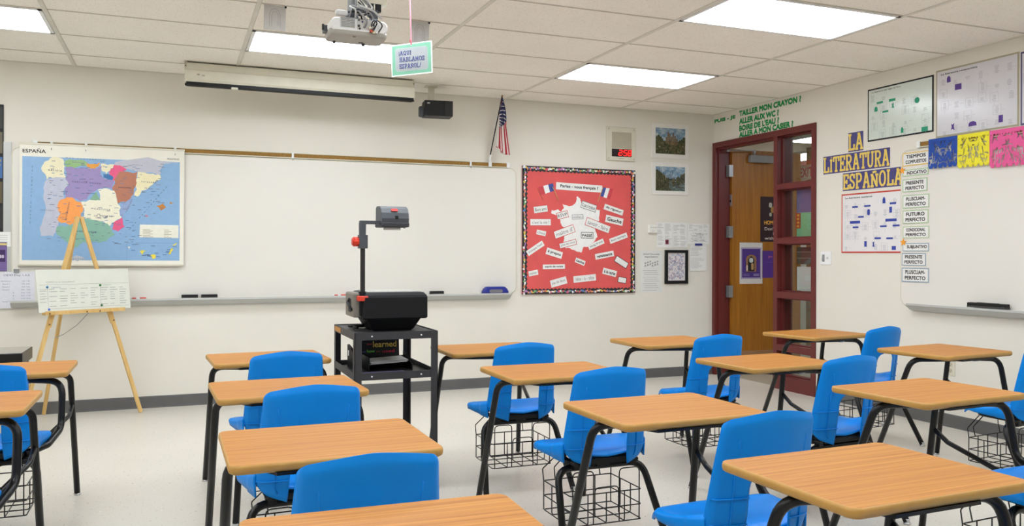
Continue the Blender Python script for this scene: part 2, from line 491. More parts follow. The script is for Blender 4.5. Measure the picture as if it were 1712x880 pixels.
# papers taped to the hallway side of the sidelight, posters on the door leaf
def poster(name, label, cat, wall, pos, w_, h_, m, group=None, th=0.0012):
    mb = MB(); mb.prism([(-w_/2, -h_/2), (w_/2, -h_/2), (w_/2, h_/2), (-w_/2, h_/2)], 0, th, m)
    return mb
def fin(mb, name, label, cat, loc, rot, group=None):
    return tag(mb.build(name, None, loc, rot), label, cat, group)
mb = poster(0,0,0,0,0, 0.27, 0.21, C((128, 118, 168))); mb.stroke([(-0.11, -0.09), (0.04, 0.1)], 0.012, 0.0012, 0.0014, C((130, 118, 172)))
fin(mb, 'paper_notice', 'purple paper behind the second pane from the top, above the mint green paper', 'paper', (0.078, -1.30, 1.722), RIGHT)
mb = poster(0,0,0,0,0, 0.27, 0.218, C((140, 208, 160)))
fin(mb, 'paper_notice', 'mint green paper behind the second pane from the top, below the purple paper', 'paper', (0.078, -1.30, 1.508), RIGHT)
mb = poster(0,0,0,0,0, 0.062, 0.14, C((196, 66, 24)))
for k in range(4): mb.slab(0.03, 0.02, 0.0012, 0.0016, 0.006, C((238, 176, 70)), 0, -0.05 + 0.033*k)
fin(mb, 'bookmark_sticker', 'narrow orange-red strip of patterned paper overlapping the mint green paper', 'paper', (0.0755, -1.187, 1.545), RIGHT)
mb = poster(0,0,0,0,0, 0.26, 0.215, C((225, 225, 224)))
fin(mb, 'paper_notice', 'blank white paper behind the middle pane of the door sidelight', 'paper', (0.078, -1.30, 1.02), RIGHT)
mb = poster(0,0,0,0,0, 0.26, 0.155, C((84, 70, 62)))
for k in (-0.025, 0.03): mb.box((-0.13, k, 0.0012), (0.13, k + 0.006, 0.0016), C((140, 134, 128)))
fin(mb, 'paper_notice', 'dark banded paper directly above the blank white paper behind the middle pane', 'paper', (0.078, -1.30, 1.228), RIGHT)

mb = poster(0,0,0,0,0, 0.29, 0.43, C((216, 212, 206)))
mb.box((-0.13, -0.165, 0.0012), (0.13, 0.165, 0.0016), C((170, 160, 188))); mb.box((-0.115, -0.15, 0.0016), (0.115, 0.15, 0.002), C((74, 46, 128)))
mb.prism([(-0.065, -0.09), (0.065, -0.09), (0.065, 0.05)] + [(0.065*math.cos(a), 0.05 + 0.04*math.sin(a)) for a in (0.6, 1.2, 1.9, 2.5)] + [(-0.065, 0.05)], 0.002, 0.0024, C((150, 110, 74)))
mb.prism([(-0.04, -0.085), (0.04, -0.085), (0.04, 0.04), (0, 0.075), (-0.04, 0.04)], 0.0024, 0.0027, C((26, 22, 26)))
mb.slab(0.05, 0.05, 0.0027, 0.003, 0.02, C((206, 214, 210)), 0.0, 0.03); mb.slab(0.03, 0.07, 0.0027, 0.003, 0.01, C((190, 150, 100)), 0.015, -0.035)
mb.slab(0.018, 0.06, 0.0027, 0.003, 0.008, C((214, 200, 184)), -0.052, -0.05)
for k in range(2):
    mb.box((-0.1, -0.118 - 0.014*k, 0.002), (-0.02, -0.113 - 0.014*k, 0.0023), C((140, 120, 180))); mb.box((0.03, -0.118 - 0.014*k, 0.002), (0.1, -0.113 - 0.014*k, 0.0023), C((190, 180, 210)))
fin(mb, 'door_poster', 'purple poster with an arched picture on white backing, low on the open door', 'poster', (0.413, -0.0825, 1.147), FRONT)
mb = poster(0,0,0,0,0, 0.21, 0.285, C((86, 48, 140)))
mb.text('pm', 0, 0.075, C((210, 110, 150)), w=0.05, h=0.03, z=0.0012); mb.box((-0.05, 0.02, 0.0012), (0.06, 0.024, 0.0016), C((110, 80, 160)))
fin(mb, 'door_poster', 'plain purple sheet on the open door, cut off by the maroon door post', 'poster', (0.66, -0.0825, 1.135), FRONT)
mb = poster(0,0,0,0,0, 0.34, 0.475, C((44, 14, 24)))
for k, (a, b, r) in enumerate(((0.02, 0.15, 0.04), (0.05, 0.1, 0.05), (0.02, 0.05, 0.03), (0.09, 0.16, 0.04))): mb.slab(r, r*1.3, 0.0012, 0.0016 + 0.0001*k, r*0.4, C((176, 132, 66) if k % 2 else (190, 186, 170)), a - 0.06, b)
mb.text('HOMEWORK', 0.03, -0.035, C((250, 186, 60)), w=0.30, h=0.042, z=0.0012, bold=0.02)
mb.text("Don't leave", 0.02, -0.1, C((236, 222, 214)), w=0.27, h=0.034, z=0.0012); mb.text('home', 0.06, -0.152, C((236, 222, 214)), w=0.13, h=0.03, z=0.0012); mb.text('without it', 0.02, -0.2, C((236, 222, 214)), w=0.27, h=0.032, z=0.0012)
fin(mb, 'door_poster', 'dark maroon HOMEWORK poster with orange heading, high on the open door', 'poster', (0.70, -0.0825, 1.61), FRONT)

# ------------------------------------------------------------------ front whiteboard
WX0, WX1, WZ0, WZ1 = -6.31, -2.21, 0.872, 2.031
wb = thing('whiteboard', 'long white marker board across the front wall behind the projector cart', 'whiteboard', fw((WX0+WX1)/2, (WZ0+WZ1)/2), FRONT)
ww, wh = WX1 - WX0, WZ1 - WZ0
mb = MB(); mb.slab(ww, wh, 0.001, 0.012, 0.06, BOARD, bev=0.002, seg=8); mb.build('panel', wb)
mb = MB(); mb.tube([(x, y, 0.009) for x, y in rrect(ww, wh, 0.06, 6)], 0.0055, CREAMP, n=6, closed=True); mb.build('rim', wb)
mb = MB()
tx0, tx1 = WX0 - (WX0+WX1)/2, -2.28 - (WX0+WX1)/2
prof = [(a + 0.0155, b) for a, b in [(-0.605, 0.0125), (-0.605, 0.06), (-0.592, 0.075), (-0.592, 0.08), (-0.607, 0.082), (-0.640, 0.045), (-0.652, 0.0125)]]
mb.prism_x(prof, tx0, tx1, ALU); mb.build('marker_tray', wb)
# map rail
rl = thing('map_rail', 'brown cork map rail with pale edges along the top of the front whiteboard', 'rail', fw(-4.225, 2.061), FRONT)
rx = 1.93
mb = MB(); mb.box((-rx, -0.0165, 0.001), (rx, 0.0165, 0.02), CORK); mb.build('cork_strip', rl)
mb = MB(); mb.box((-rx, 0.0165, 0.001), (rx, 0.023, 0.026), CREAMP); mb.box((-rx, -0.023, 0.001), (rx, -0.0165, 0.026), CREAMP)
mb.build('edging', rl)
for sx in (-1, 1):
    mb = MB(); mb.slab(0.03, 0.05, 0.001, 0.029, 0.004, WHITE, cx=sx*rx, bev=0.002); mb.build('end_cap', rl)
def hook(x, label):
    t = thing('map_hook', label, 'hook', fw(x, 2.06, 0.026), FRONT, group='white map hooks on the cork rail')
    mb = MB(); mb.slab(0.018, 0.05, 0, 0.006, 0.003, WHITE, bev=0.0015); mb.tube([(0, -0.02, 0.004), (0, -0.035, 0.006), (0, -0.04, 0.018), (0, -0.028, 0.022)], 0.003, STEEL, n=6); mb.build('clip', t)
hook(-6.045, 'white map hook nearest the left end of the rail, above the Spain map title')
hook(-5.81, 'second white map hook from the left, above the Spain map')
hook(-5.17, 'white map hook above the upper right corner of the Spain map')
hook(-4.25, 'white map hook alone at the middle of the cork rail')
hook(-2.665, 'white map hook on the rail just left of the flag holder')
for x, lab, cc in ((-5.85, 'small printed sticker on the rail left of centre above the Spain map', (200, 200, 196)), (-5.50, 'white and grey sticker on the rail above the middle of the Spain map', (186, 190, 194)), (-5.36, 'oval white sticker on the rail between two other stickers', (206, 204, 198)), (-5.235, 'blue and green sticker on the rail near the right top corner of the Spain map', (110, 150, 170))):
    mb = MB(); mb.slab(0.05, 0.02, 0, 0.0012, 0.008, C(cc)); mb.text('abc', 0, 0, C((60, 70, 80)), w=0.036, h=0.010, z=0.0012)
    fin(mb, 'rail_sticker', lab, 'sticker', fw(x, 2.061, 0.0205), FRONT)
t = thing('flag_holder', 'small white bracket holding the flag pole above the rail', 'bracket', fw(-2.478, 2.07, 0.012), FRONT)
mb = MB(); mb.slab(0.03, 0.05, 0.014, 0.028, 0.004, WHITE, cy=-0.005, bev=0.002); mb.cyl((-0.012, 0.03, 0.03), (-0.004, 0.075, 0.052), 0.009, WHITE); mb.box((-0.012, -0.02, 0.0), (0.008, 0.04, 0.03), WHITE); mb.build('socket', t)

# erasers, markers and a caddy on the tray (tray floor at z = 0.868)
def eraser(x, label, l=0.125):
    t = thing('felt_eraser', label, 'eraser', (x, -0.046, 0.868), group='board erasers on the front tray')
    mb = MB(); mb.slab(l, 0.05, 0, 0.018, 0.006, C((60, 58, 56), 0.9)); mb.build('felt_pad', t)
    mb = MB(); mb.slab(l, 0.046, 0.018, 0.032, 0.008, BLACK, bev=0.003); mb.build('back', t)
eraser(-5.058, 'black board eraser on the left of the front tray, left one of the pair')
eraser(-4.91, 'black board eraser on the left of the front tray, right one of the pair')
eraser(-2.99, 'black board eraser alone on the front tray, right of the overhead projector')
def marker(x, label, cap, body, l=0.12):
    t = thing('marker_pen', label, 'marker', (x, -0.04, 0.876), group='markers on the front tray')
    mb = MB(); mb.cyl((-l/2, 0, 0), (l*0.12, 0, 0), 0.007, WHITE); mb.cyl((-l*0.35, 0, 0), (-l*0.1, 0, 0), 0.0073, cap); mb.build('barrel', t)
    mb = MB(); mb.cyl((l*0.12, 0, 0), (l/2, 0, 0), 0.0082, cap); mb.build('cap', t)
marker(-5.44, 'red and white marker at the left of the tray beside the easel chart', C((222, 80, 66)), WHITE)
marker(-3.86, 'red and white marker on the tray just left of the overhead projector post', C((222, 90, 70)), WHITE)
t = thing('marker_caddy', 'dark blue oval whiteboard caddy with grey insert at the right end of the tray', 'caddy', (-2.43, -0.045, 0.868))
mb = MB(); mb.layers([[(x, y*0.45, z) for x, y in rrect(2*a, 0.12, 0.03, 5)] for z, a in ((0, 0.128), (0.02, 0.128), (0.045, 0.115), (0.062, 0.095), (0.066, 0.08))], C((30, 42, 142), 0.35), smooth=True); mb.build('shell', t)
mb = MB(); mb.slab(0.13, 0.03, 0.0265, 0.0285, 0.014, C((120, 118, 124)), bev=0.0005); mb.build('insert', t, (0, 0, 0.026), FRONT)

# ------------------------------------------------------------------ Spain map
REGIONS = [
    ((196, 196, 208), [(0.0684, 0.3159), (0.0845, 0.3478), (0.5456, 0.3604), (0.4397, 0.3467), (0.4006, 0.2995), (0.4021, 0.2587), (0.3144, 0.2704), (0.2317, 0.2777), (0.1225, 0.2928)]),
    ((240, 232, 196), [(-0.4136, 0.3216), (-0.3754, 0.3523), (-0.3266, 0.3661), (-0.2814, 0.342), (-0.2722, 0.2957), (-0.2811, 0.2399), (-0.2642, 0.2113), (-0.303, 0.1954), (-0.3583, 0.205), (-0.3967, 0.192), (-0.4261, 0.2488), (-0.4313, 0.2847)]),
    ((150, 190, 130), [(-0.2749, 0.3349), (-0.1969, 0.3457), (-0.1181, 0.3316), (-0.1246, 0.3018), (-0.1968, 0.29), (-0.2683, 0.2958)]),
    ((240, 166, 70), [(-0.1247, 0.3269), (-0.032, 0.3353), (-0.0386, 0.3054), (-0.0784, 0.2772), (-0.1207, 0.2976)]),
    ((238, 230, 196), [(-0.0254, 0.3267), (0.0684, 0.3248), (0.0752, 0.3013), (0.0417, 0.2746), (0.0149, 0.2483), (-0.0185, 0.2722)]),
    ((236, 96, 140), [(0.0684, 0.3203), (0.1225, 0.3122), (0.1565, 0.2837), (0.1024, 0.2517), (0.0661, 0.1938), (0.035, 0.2447), (0.0416, 0.2821)]),
    ((194, 196, 212), [(-0.3966, 0.1891), (-0.2681, 0.2083), (-0.2459, 0.1609), (-0.2744, 0.1234), (-0.2806, 0.043), (-0.3192, -0.0235), (-0.3022, -0.0959), (-0.3252, -0.1691), (-0.3507, -0.2421), (-0.4337, -0.2401), (-0.4301, -0.1562), (-0.409, 0.0178), (-0.413, 0.1046)]),
    ((160, 144, 194), [(-0.2683, 0.2871), (-0.1312, 0.2927), (-0.0651, 0.2851), (-0.0186, 0.3063), (-0.0117, 0.2207), (0.0688, 0.1939), (0.0582, 0.134), (-0.0381, 0.131), (-0.0779, 0.1002), (-0.1174, 0.0475), (-0.1699, 0.0314), (-0.2157, 0.0521), (-0.2677, 0.0507), (-0.2743, 0.1161), (-0.2459, 0.1536), (-0.2681, 0.1966), (-0.2617, 0.2406)]),
    ((60, 120, 180), [(-0.0145, 0.2531), (0.035, 0.2447), (0.066, 0.2161), (0.0553, 0.2008), (-0.0051, 0.2179)]),
    ((188, 124, 98), [(0.1091, 0.2699), (0.2344, 0.2718), (0.2292, 0.1695), (0.2048, 0.0937), (0.1504, 0.0323), (0.0962, 0.019), (0.0825, 0.0901), (0.0555, 0.1339), (0.0687, 0.2087)]),
    ((242, 232, 190), [(0.2385, 0.275), (0.3283, 0.2604), (0.4049, 0.2512), (0.405, 0.2209), (0.3424, 0.1733), (0.2664, 0.1256), (0.2391, 0.0797), (0.2116, 0.0864), (0.2292, 0.1845)]),
    ((150, 172, 212), [(0.1504, 0.0323), (0.2048, 0.0787), (0.1913, 0.0034), (0.1438, -0.0426), (0.1372, -0.1025), (0.1033, -0.0882), (0.1125, -0.0134), (0.1233, 0.0242)]),
    ((242, 238, 214), [(-0.0448, 0.1234), (-0.0048, 0.135), (0.069, 0.1195), (0.0894, 0.0531), (0.1166, -0.0133), (0.1236, -0.0878), (0.0696, -0.126), (0.0361, -0.1563), (-0.0108, -0.12), (-0.0905, -0.1287), (-0.1433, -0.0929), (-0.1369, -0.0413), (-0.1633, 0.0242), (-0.1042, 0.0434), (-0.0312, 0.0424)]),
    ((136, 180, 150), [(-0.0514, 0.1084), (-0.0246, 0.0426), (-0.0976, 0.0436), (-0.0778, 0.0781)]),
    ((138, 186, 166), [(-0.3021, -0.1542), (-0.2217, -0.1529), (-0.1564, -0.1078), (-0.0108, -0.1274), (0.0428, -0.1636), (0.0766, -0.2226), (0.0163, -0.2753), (-0.0901, -0.2835), (-0.1428, -0.284), (-0.1951, -0.3283), (-0.2733, -0.2704), (-0.3315, -0.2201), (-0.3252, -0.1691)]),
    ((252, 164, 86), [(-0.2871, 0.0429), (-0.2222, 0.0593), (-0.1633, 0.0242), (-0.1435, -0.0341), (-0.1696, -0.1007), (-0.2347, -0.1531), (-0.2995, -0.1396), (-0.3228, -0.1109), (-0.3023, -0.0668), (-0.3231, -0.009)]),
    ((236, 96, 140), [(0.0696, -0.126), (0.1236, -0.0878), (0.1441, -0.1621), (0.0968, -0.2001), (0.0563, -0.1783)]),
    ((190, 196, 206), [(-0.2405, -0.4192), (-0.195, -0.387), (-0.1293, -0.4177)]),
    ((204, 134, 60), [(0.3707, 0.0078), (0.4195, 0.0271), (0.4434, -0.0057), (0.4099, -0.0292)]),
    ((204, 150, 80), [(0.4686, 0.0406), (0.4969, 0.0337), (0.4757, 0.0255)]),
    ((214, 150, 170), [(0.2945, -0.0619), (0.3153, -0.0766), (0.2987, -0.0844)]),
    ((240, 238, 222), [(0.2534, -0.1424), (0.537, -0.144), (0.5373, -0.2479), (0.2509, -0.2432)]),
    ((240, 220, 80), [(0.254, -0.3559), (0.3022, -0.3482), (0.2678, -0.383)]),
    ((240, 220, 80), [(0.33, -0.3858), (0.3647, -0.3782), (0.369, -0.4084), (0.344, -0.413)]),
    ((240, 220, 80), [(0.4627, -0.3703), (0.4908, -0.3245), (0.4951, -0.3474), (0.4768, -0.3779)]),
    ((240, 220, 80), [(0.4907, -0.3017), (0.5261, -0.2862), (0.5049, -0.3092)]),
    ((232, 236, 216), [(0.1677, -0.3189), (0.1854, -0.3187), (0.1759, -0.3413)]),
]
MAPTEXT = [
    ('ESPAÑA', -0.4797, 0.3893, 0.1581, 0.0295, 0),
    ('POLITICO', 0.4973, 0.3751, 0.0884, 0.0134, 0),
    ('GALICIA', -0.3392, 0.2609, 0.0938, 0.0147, -3),
    ('CASTILLA Y LEÓN', -0.1243, 0.1768, 0.2010, 0.0147, -3),
    ('ARAGÓN', 0.1433, 0.1472, 0.0884, 0.0147, -2),
    ('CATALUÑA', 0.3173, 0.1951, 0.1099, 0.0134, -3),
    ('CASTILLA', -0.0137, -0.0282, 0.1126, 0.0147, -2),
    ('LA MANCHA', -0.0043, -0.0798, 0.1286, 0.0147, -2),
    ('PORTUGAL', -0.3897, -0.0440, 0.0911, 0.0107, -2),
    ('FRANCIA', 0.2356, 0.3259, 0.0724, 0.0107, -2),
    ('ANDALUCIA', -0.1233, -0.2043, 0.1340, 0.0147, -2),
    ('EXTREMADURA', -0.2545, -0.0483, 0.1407, 0.0121, 80),
    ('MAR CANTABRICO', -0.1314, 0.3575, 0.2680, 0.0080, -2),
    ('MARRUECOS', -0.1884, -0.4133, 0.1072, 0.0107, 0),
    ('VALENCIANA', 0.1750, 0.0030, 0.1139, 0.0107, 68),
    ('OCEANO ATLANTICO', -0.4979, 0.0731, 0.4422, 0.0067, 88),
    ('MAR MEDITERRANEO', 0.3151, -0.0087, 0.4422, 0.0067, 52),
]
def frac(P, amp, it=2, seed=1):
    """roughen a coast or border outline"""
    rnd = random.Random(seed)
    for _ in range(it):
        Q = []
        for i, a in enumerate(P):
            b = P[(i+1) % len(P)]
            dx, dy = b[0]-a[0], b[1]-a[1]; l = math.hypot(dx, dy); k = rnd.uniform(-amp, amp)
            Q += [a, ((a[0]+b[0])/2 - dy*k, (a[1]+b[1])/2 + dx*k)]
        P = Q
    return P
mp = thing('wall_map', 'large political map of Spain hanging from the rail over the left of the whiteboard', 'map', fw(-5.681, 1.602, 0.032), FRONT)
mb = MB()
mb.prism([(-0.575, -0.46), (0.575, -0.465), (0.58, 0.455), (-0.575, 0.463)], 0, 0.0025, PAPERC)
mb.prism([(-0.5594, -0.4236), (0.5449, -0.4282), (0.5456, 0.3635), (-0.5577, 0.3612)], 0.0025, 0.003, C((142, 180, 218), 0.35))
flat = {(240, 238, 222)}
for i, (c, P) in enumerate(REGIONS):
    z = 0.003 + 0.00007*(i + 1)
    mb.prism(P if c in flat else frac(P, 0.16, 2, i), 0.003, z + 0.0003, C(c, 0.35))
zt = 0.003 + 0.00007*30 + 0.0003
mb.text('ESPAÑA', -0.479, 0.406, INK, w=0.155, h=0.034, z=0.0025, bold=0.02)
mb.text('POLITICO', 0.497, 0.385, INK, w=0.088, h=0.013, z=0.0025, bold=0.015)
for t_, x, z, w_, h_, r in MAPTEXT[2:]:
    mb.text(' '.join(t_) if h_ > 0.012 else '  '.join(t_), x, z, C((76, 80, 108)), w=w_, h=h_*0.8, rot=math.radians(r), z=zt, bold=0.015)
rnd = random.Random(5)
for k in range(210):                        # town names, rivers: tiny printed dashes
    x, z = rnd.uniform(-0.40, 0.42), rnd.uniform(-0.30, 0.34)
    if x > 0.28 and z < -0.1: continue
    l = rnd.uniform(0.012, 0.034)
    mb.box((x, z, zt), (x + l, z + 0.0035, zt + 0.0002), C((124, 122, 140)) if k % 3 else C((92, 136, 180)))
for k in range(6):
    mb.box((0.275, -0.185 - 0.011*k, zt), (0.33 + 0.02*(k % 2), -0.182 - 0.011*k, zt + 0.0002), C((150, 140, 120)))
    mb.box((0.43, -0.185 - 0.012*k, zt), (0.465 + 0.02*(k % 2), -0.182 - 0.012*k, zt + 0.0002), C((150, 140, 120)))
for a, b in (((0.16, -0.29), (0.545, -0.285)), ((0.16, -0.29), (0.16, -0.425))): mb.stroke([a, b], 0.0015, 0.003, 0.0033, C((90, 130, 180)))
for k in range(14):
    x, z = rnd.uniform(0.18, 0.5), rnd.uniform(-0.41, -0.3)
    mb.box((x, z, zt), (x + 0.03, z + 0.003, zt + 0.0002), C((60, 90, 140)))
mb.build('map_sheet', mp)
mb = MB(); mb.cyl((-0.585, -0.462, 0.003), (0.575, -0.467, 0.003), 0.009, CREAMP); mb.build('bottom_rod', mp)
mb = MB(); mb.box((-0.578, 0.452, -0.004), (0.583, 0.466, 0.007), CREAMP); mb.build('top_rail', mp)

# ------------------------------------------------------------------ left end of the front wall
mb = MB(); mb.slab(0.3, 0.96, 0, 0.006, 0.004, C((22, 22, 24)))
for k, cc in enumerate(((60, 62, 58), (112, 104, 86), (70, 110, 170), (98, 84, 60), (44, 42, 42))):
    y = 0.38 - 0.187*k
    mb.box((-0.14, y - 0.08, 0.006), (0.142, y + 0.08, 0.0065), C(cc))
    rr = random.Random(k)
    for q in range(14): 
        x, yy, r = rr.uniform(-0.1, 0.12), y + rr.uniform(-0.06, 0.05), rr.uniform(0.01, 0.02)
        mb.box((x, yy, 0.0065), (x + r, yy + r, 0.0067 + 0.00005*q), C((170, 150, 110) if q % 3 else (40, 40, 44)))
fin(mb, 'photo_collage', 'tall dark strip of five photographs at the left edge of the photo', 'poster', fw(-6.516, 1.867, 0.001), FRONT)
mb = MB(); mb.box((-6.366, -0.012, 0.86), (-6.315, -0.0, 2.066), ALU); struct(mb.build('trim_2'))
mb = poster(0,0,0,0,0, 0.24, 0.11, PAPER); 
for k in range(5): mb.box((-0.1, -0.04 + 0.017*k, 0.0012), (0.1, -0.036 + 0.017*k, 0.0015), LGREY)
fin(mb, 'paper_notice', 'small white paper just under the dark photo strip at the left edge', 'paper', fw(-6.436, 1.335, 0.014), FRONT)
mb = poster(0,0,0,0,0, 0.25, 0.22, C((120, 98, 156))); mb.box((-0.125, 0.085, 0.0012), (0.125, 0.1, 0.0016), C((226, 206, 130))); mb.box((0.02, -0.04, 0.0012), (0.115, 0.05, 0.0016), C((60, 36, 92))); mb.box((-0.11, -0.1, 0.0012), (-0.0, 0.04, 0.0016), C((150, 130, 180)))
for k in range(5): mb.slab(0.014, 0.024, 0.0016, 0.002, 0.006, C((200, 190, 210)), 0.035 + 0.016*k, 0.0)
fin(mb, 'photo_card', 'purple card with a small group photo at the left edge above the schedule', 'card', fw(-6.466, 1.205, 0.014), FRONT)
mb = poster(0,0,0,0,0, 0.24, 0.275, C((226, 226, 234)))
INKB = C((120, 124, 150))
mb.text('ODD Day 1,3,5', 0.0, 0.11, C((88, 90, 112)), w=0.17, h=0.018, z=0.0012)
for k, (a, b) in enumerate((('Homeroom', '7:30 - 7:40'), ('Period 1', '7:45 - 8:45'), ('Period 3', '8:50 - 9:50'), ('Period 5', '10:00 - 10:55'), ('A', '10:30 - 11:30'), ('B', '10:55 - 11:40'), ('C', '11:30 - 12:10'), ('Period 7', '1:00 - 2:25'))):
    z = 0.068 - 0.022*k
    mb.text(a, -0.07 if len(a) > 2 else -0.02, z, INKB, h=0.0095, z=0.0012); mb.text(b, 0.06, z, INKB, h=0.0085, z=0.0012)
fin(mb, 'schedule_sheet', 'white bell schedule sheet headed ODD Day left of the easel chart', 'paper', fw(-6.277, 0.952, 0.014), FRONT)
t = thing('magnet_clip', 'grey magnetic clip holding the schedule sheet at its top', 'clip', fw(-6.278, 1.096, 0.0155), FRONT)
mb = MB(); mb.slab(0.036, 0.03, 0, 0.008, 0.003, MGREY, bev=0.002); mb.cyl((-0.016, 0.012, 0.009), (0.016, 0.012, 0.009), 0.004, STEEL); mb.build('body', t)

# ------------------------------------------------------------------ French bulletin board
FRANCE = [(-0.0376, 0.3361), (-0.0113, 0.318), (0.0063, 0.2745), (0.1033, 0.2375), (0.1921, 0.208), (0.21, 0.2084), (0.2012, 0.1527), (0.1837, 0.0731), (0.1482, 0.0409), (0.1661, -0.0063), (0.1841, -0.0536), (0.1575, -0.0855), (0.0869, -0.1493), (0.034, -0.1496), (0.0079, -0.2079), (-0.0708, -0.1815), (-0.1575, -0.1663), (-0.2007, -0.1277), (-0.1751, -0.0574), (-0.1581, 0.0208), (-0.2099, 0.0667), (-0.2186, 0.1055), (-0.253, 0.1437), (-0.3128, 0.1657), (-0.3044, 0.1968), (-0.2446, 0.2059), (-0.2103, 0.1834), (-0.176, 0.2231), (-0.1933, 0.2569), (-0.1415, 0.2426), (-0.1069, 0.2403), (-0.0548, 0.2729), (-0.0463, 0.328)]
WORDS = [
    ('Bon ami', -0.4229, 0.2019, 0.1431, 0.0616, 8, 0, (205, 205, 200)),
    ('RSVP', -0.1964, 0.1510, 0.1238, 0.0654, 14, 0, (200, 60, 60)),
    ('milieu', -0.0335, 0.1370, 0.1222, 0.0471, 3, 0, (150, 150, 150)),
    ('Lacrosse', 0.0856, 0.2403, 0.1677, 0.0709, -16, 0, (120, 120, 120)),
    ('de rigueur', 0.3592, 0.2149, 0.2172, 0.0559, -16, 1, 0),
    ('Gauche', 0.3668, 0.1112, 0.1956, 0.0719, -11, 1, 0),
    ("c'est la vie !", -0.4242, 0.0787, 0.2104, 0.0585, 1, 0, 0),
    ('savoir - faire', 0.1855, 0.0573, 0.2762, 0.0792, -18, 0, (206, 70, 70)),
    ('chez', -0.4171, -0.0214, 0.0977, 0.0462, -11, 0, 0),
    ("maître d'", -0.1752, -0.0075, 0.2241, 0.0780, 19, 0, (206, 70, 70)),
    ('PASSÉ', 0.0689, -0.0391, 0.1322, 0.0599, -1, 1, (40, 40, 40)),
    ('bon temps', 0.4128, -0.0641, 0.2037, 0.0513, 19, 0, 0),
    ("trompe l'oeil", -0.4771, -0.1680, 0.1926, 0.0537, 32, 0, 0),
    ('joie de vivre', -0.1369, -0.1241, 0.1868, 0.0546, 14, 0, (206, 70, 70)),
    ('sang froid', 0.1665, -0.1250, 0.1778, 0.0507, 22, 0, 0),
    ('à propos', -0.2809, -0.2135, 0.1707, 0.0651, -16, 1, 0),
    ('renaissance', 0.2598, -0.2309, 0.2063, 0.0556, 10, 1, 0),
    ('cache', -0.0058, -0.2943, 0.1085, 0.0471, -20, 1, 0),
    ('esprit de corps', -0.2839, -0.3422, 0.2303, 0.0434, 1, 1, 0),
    ('', 0.4463, -0.2994, 0.1551, 0.0642, -30, 0, (40, 40, 40)),
    ('métier', -0.4965, -0.4014, 0.0969, 0.0491, 10, 0, 0),
    ('à la carte', 0.3161, -0.3997, 0.1533, 0.0606, -13, 1, 0),
    ('tête - à - tête', 0.0439, -0.4565, 0.2427, 0.0630, 5, 0, 0),
    ('pas de deux', -0.2338, -0.4884, 0.1714, 0.0700, 14, 0, 0),
    ('', 0.4561, -0.4759, 0.0949, 0.0577, -10, 0, (40, 40, 40)),
    ('Parlez - vous français ?', -0.0169, 0.4215, 0.4950, 0.0691, -2, 1, 0),
]
bb = thing('bulletin_board', 'red paper bulletin board headed Parlez-vous français with a white France cut-out', 'bulletin board', fw(-1.537, 1.458, 0.002), FRONT)
RP = mat('red_paper', (224, 90, 88), 0.7, var=0.06, scale=5, bump=0.5, bscale=7)
mb = MB(); mb.box((-0.61, -0.6, 0), (0.6, 0.606, 0.012), RP); mb.build('paper_backing', bb)
mb = MB()
rnd = random.Random(3); bc = [(236, 232, 224), (220, 90, 110), (96, 130, 190), (226, 200, 90), (120, 170, 110), (240, 240, 236), (180, 130, 180), (234, 150, 100)]
BW, BH = 0.604, 0.603
for horiz, sgn in ((1, 1), (1, -1), (0, 1), (0, -1)):
    n = 30
    e = []
    for i in range(n*2 + 1):
        a = -1 + i/n; e.append((a, 0.052 if i % 2 else 0.04))
    P = [(a*BW, sgn*(BH + 0.003)) for a, d in e] + [(a*BW, sgn*(BH - d)) for a, d in reversed(e)] if horiz else [(sgn*(BW + 0.003), a*BH) for a, d in e] + [(sgn*(BW - d), a*BH) for a, d in reversed(e)]
    mb.prism([(x - 0.005, y + 0.003) for x, y in P], 0.012, 0.0145, C((40, 38, 40)))
    for i in range(84):
        a = -1 + (i + 0.5)/42
        c0 = (a*BW - 0.005, sgn*(BH - 0.021) + 0.003) if horiz else (sgn*(BW - 0.021) - 0.005, a*BH + 0.003)
        mb.slab(rnd.uniform(0.010, 0.022), rnd.uniform(0.010, 0.026), 0.0145, 0.0152 + 0.00002*i, 0.006, C(rnd.choice(bc)), c0[0] + (0 if horiz else rnd.uniform(-0.008, 0.008)), c0[1] + (rnd.uniform(-0.008, 0.008) if horiz else 0), seg=2)
mb.build('border_trim', bb)
mb = MB(); mb.prism(frac(FRANCE, 0.14, 2, 9), 0.012, 0.0135, C((242, 240, 236))); tag(mb.build('map_cutout', bb), 'white cut-out map of France', None)
for k, (s_, x, z, w_, h_, r, bo, bc_) in enumerate(WORDS):
    mb = MB(); mb.T = Matrix.Translation((x, z, 0.0137 + 0.0004*(k % 4))) @ Matrix.Rotation(math.radians(r), 4, 'Z')
    if bc_:
        mb.box((-w_/2, -h_/2, 0), (w_/2, h_/2, 0.001), C(bc_)); mb.box((-w_/2 + 0.005, -h_/2 + 0.005, 0.001), (w_/2 - 0.005, h_/2 - 0.005, 0.0014), PAPER)
    else: mb.box((-w_/2, -h_/2, 0), (w_/2, h_/2, 0.0014), PAPER)
    if s_:
        light = s_ in ("c'est la vie !", 'tête - à - tête', 'savoir - faire', 'métier', 'pas de deux', "maître d'", 'joie de vivre', 'milieu', 'chez')
        mb.text(s_, 0, 0, C((128, 122, 124)) if light else INK, w=w_*0.82, h=h_*0.5, z=0.0014, bold=0.03 if bo else 0.0)
    o = mb.build('header_card' if s_.startswith('Parlez') else 'word_card', bb)
    tag(o, ('white card lettered ' + s_.replace("'", ' ')) if s_ else 'blank white card with a dark edge', None)
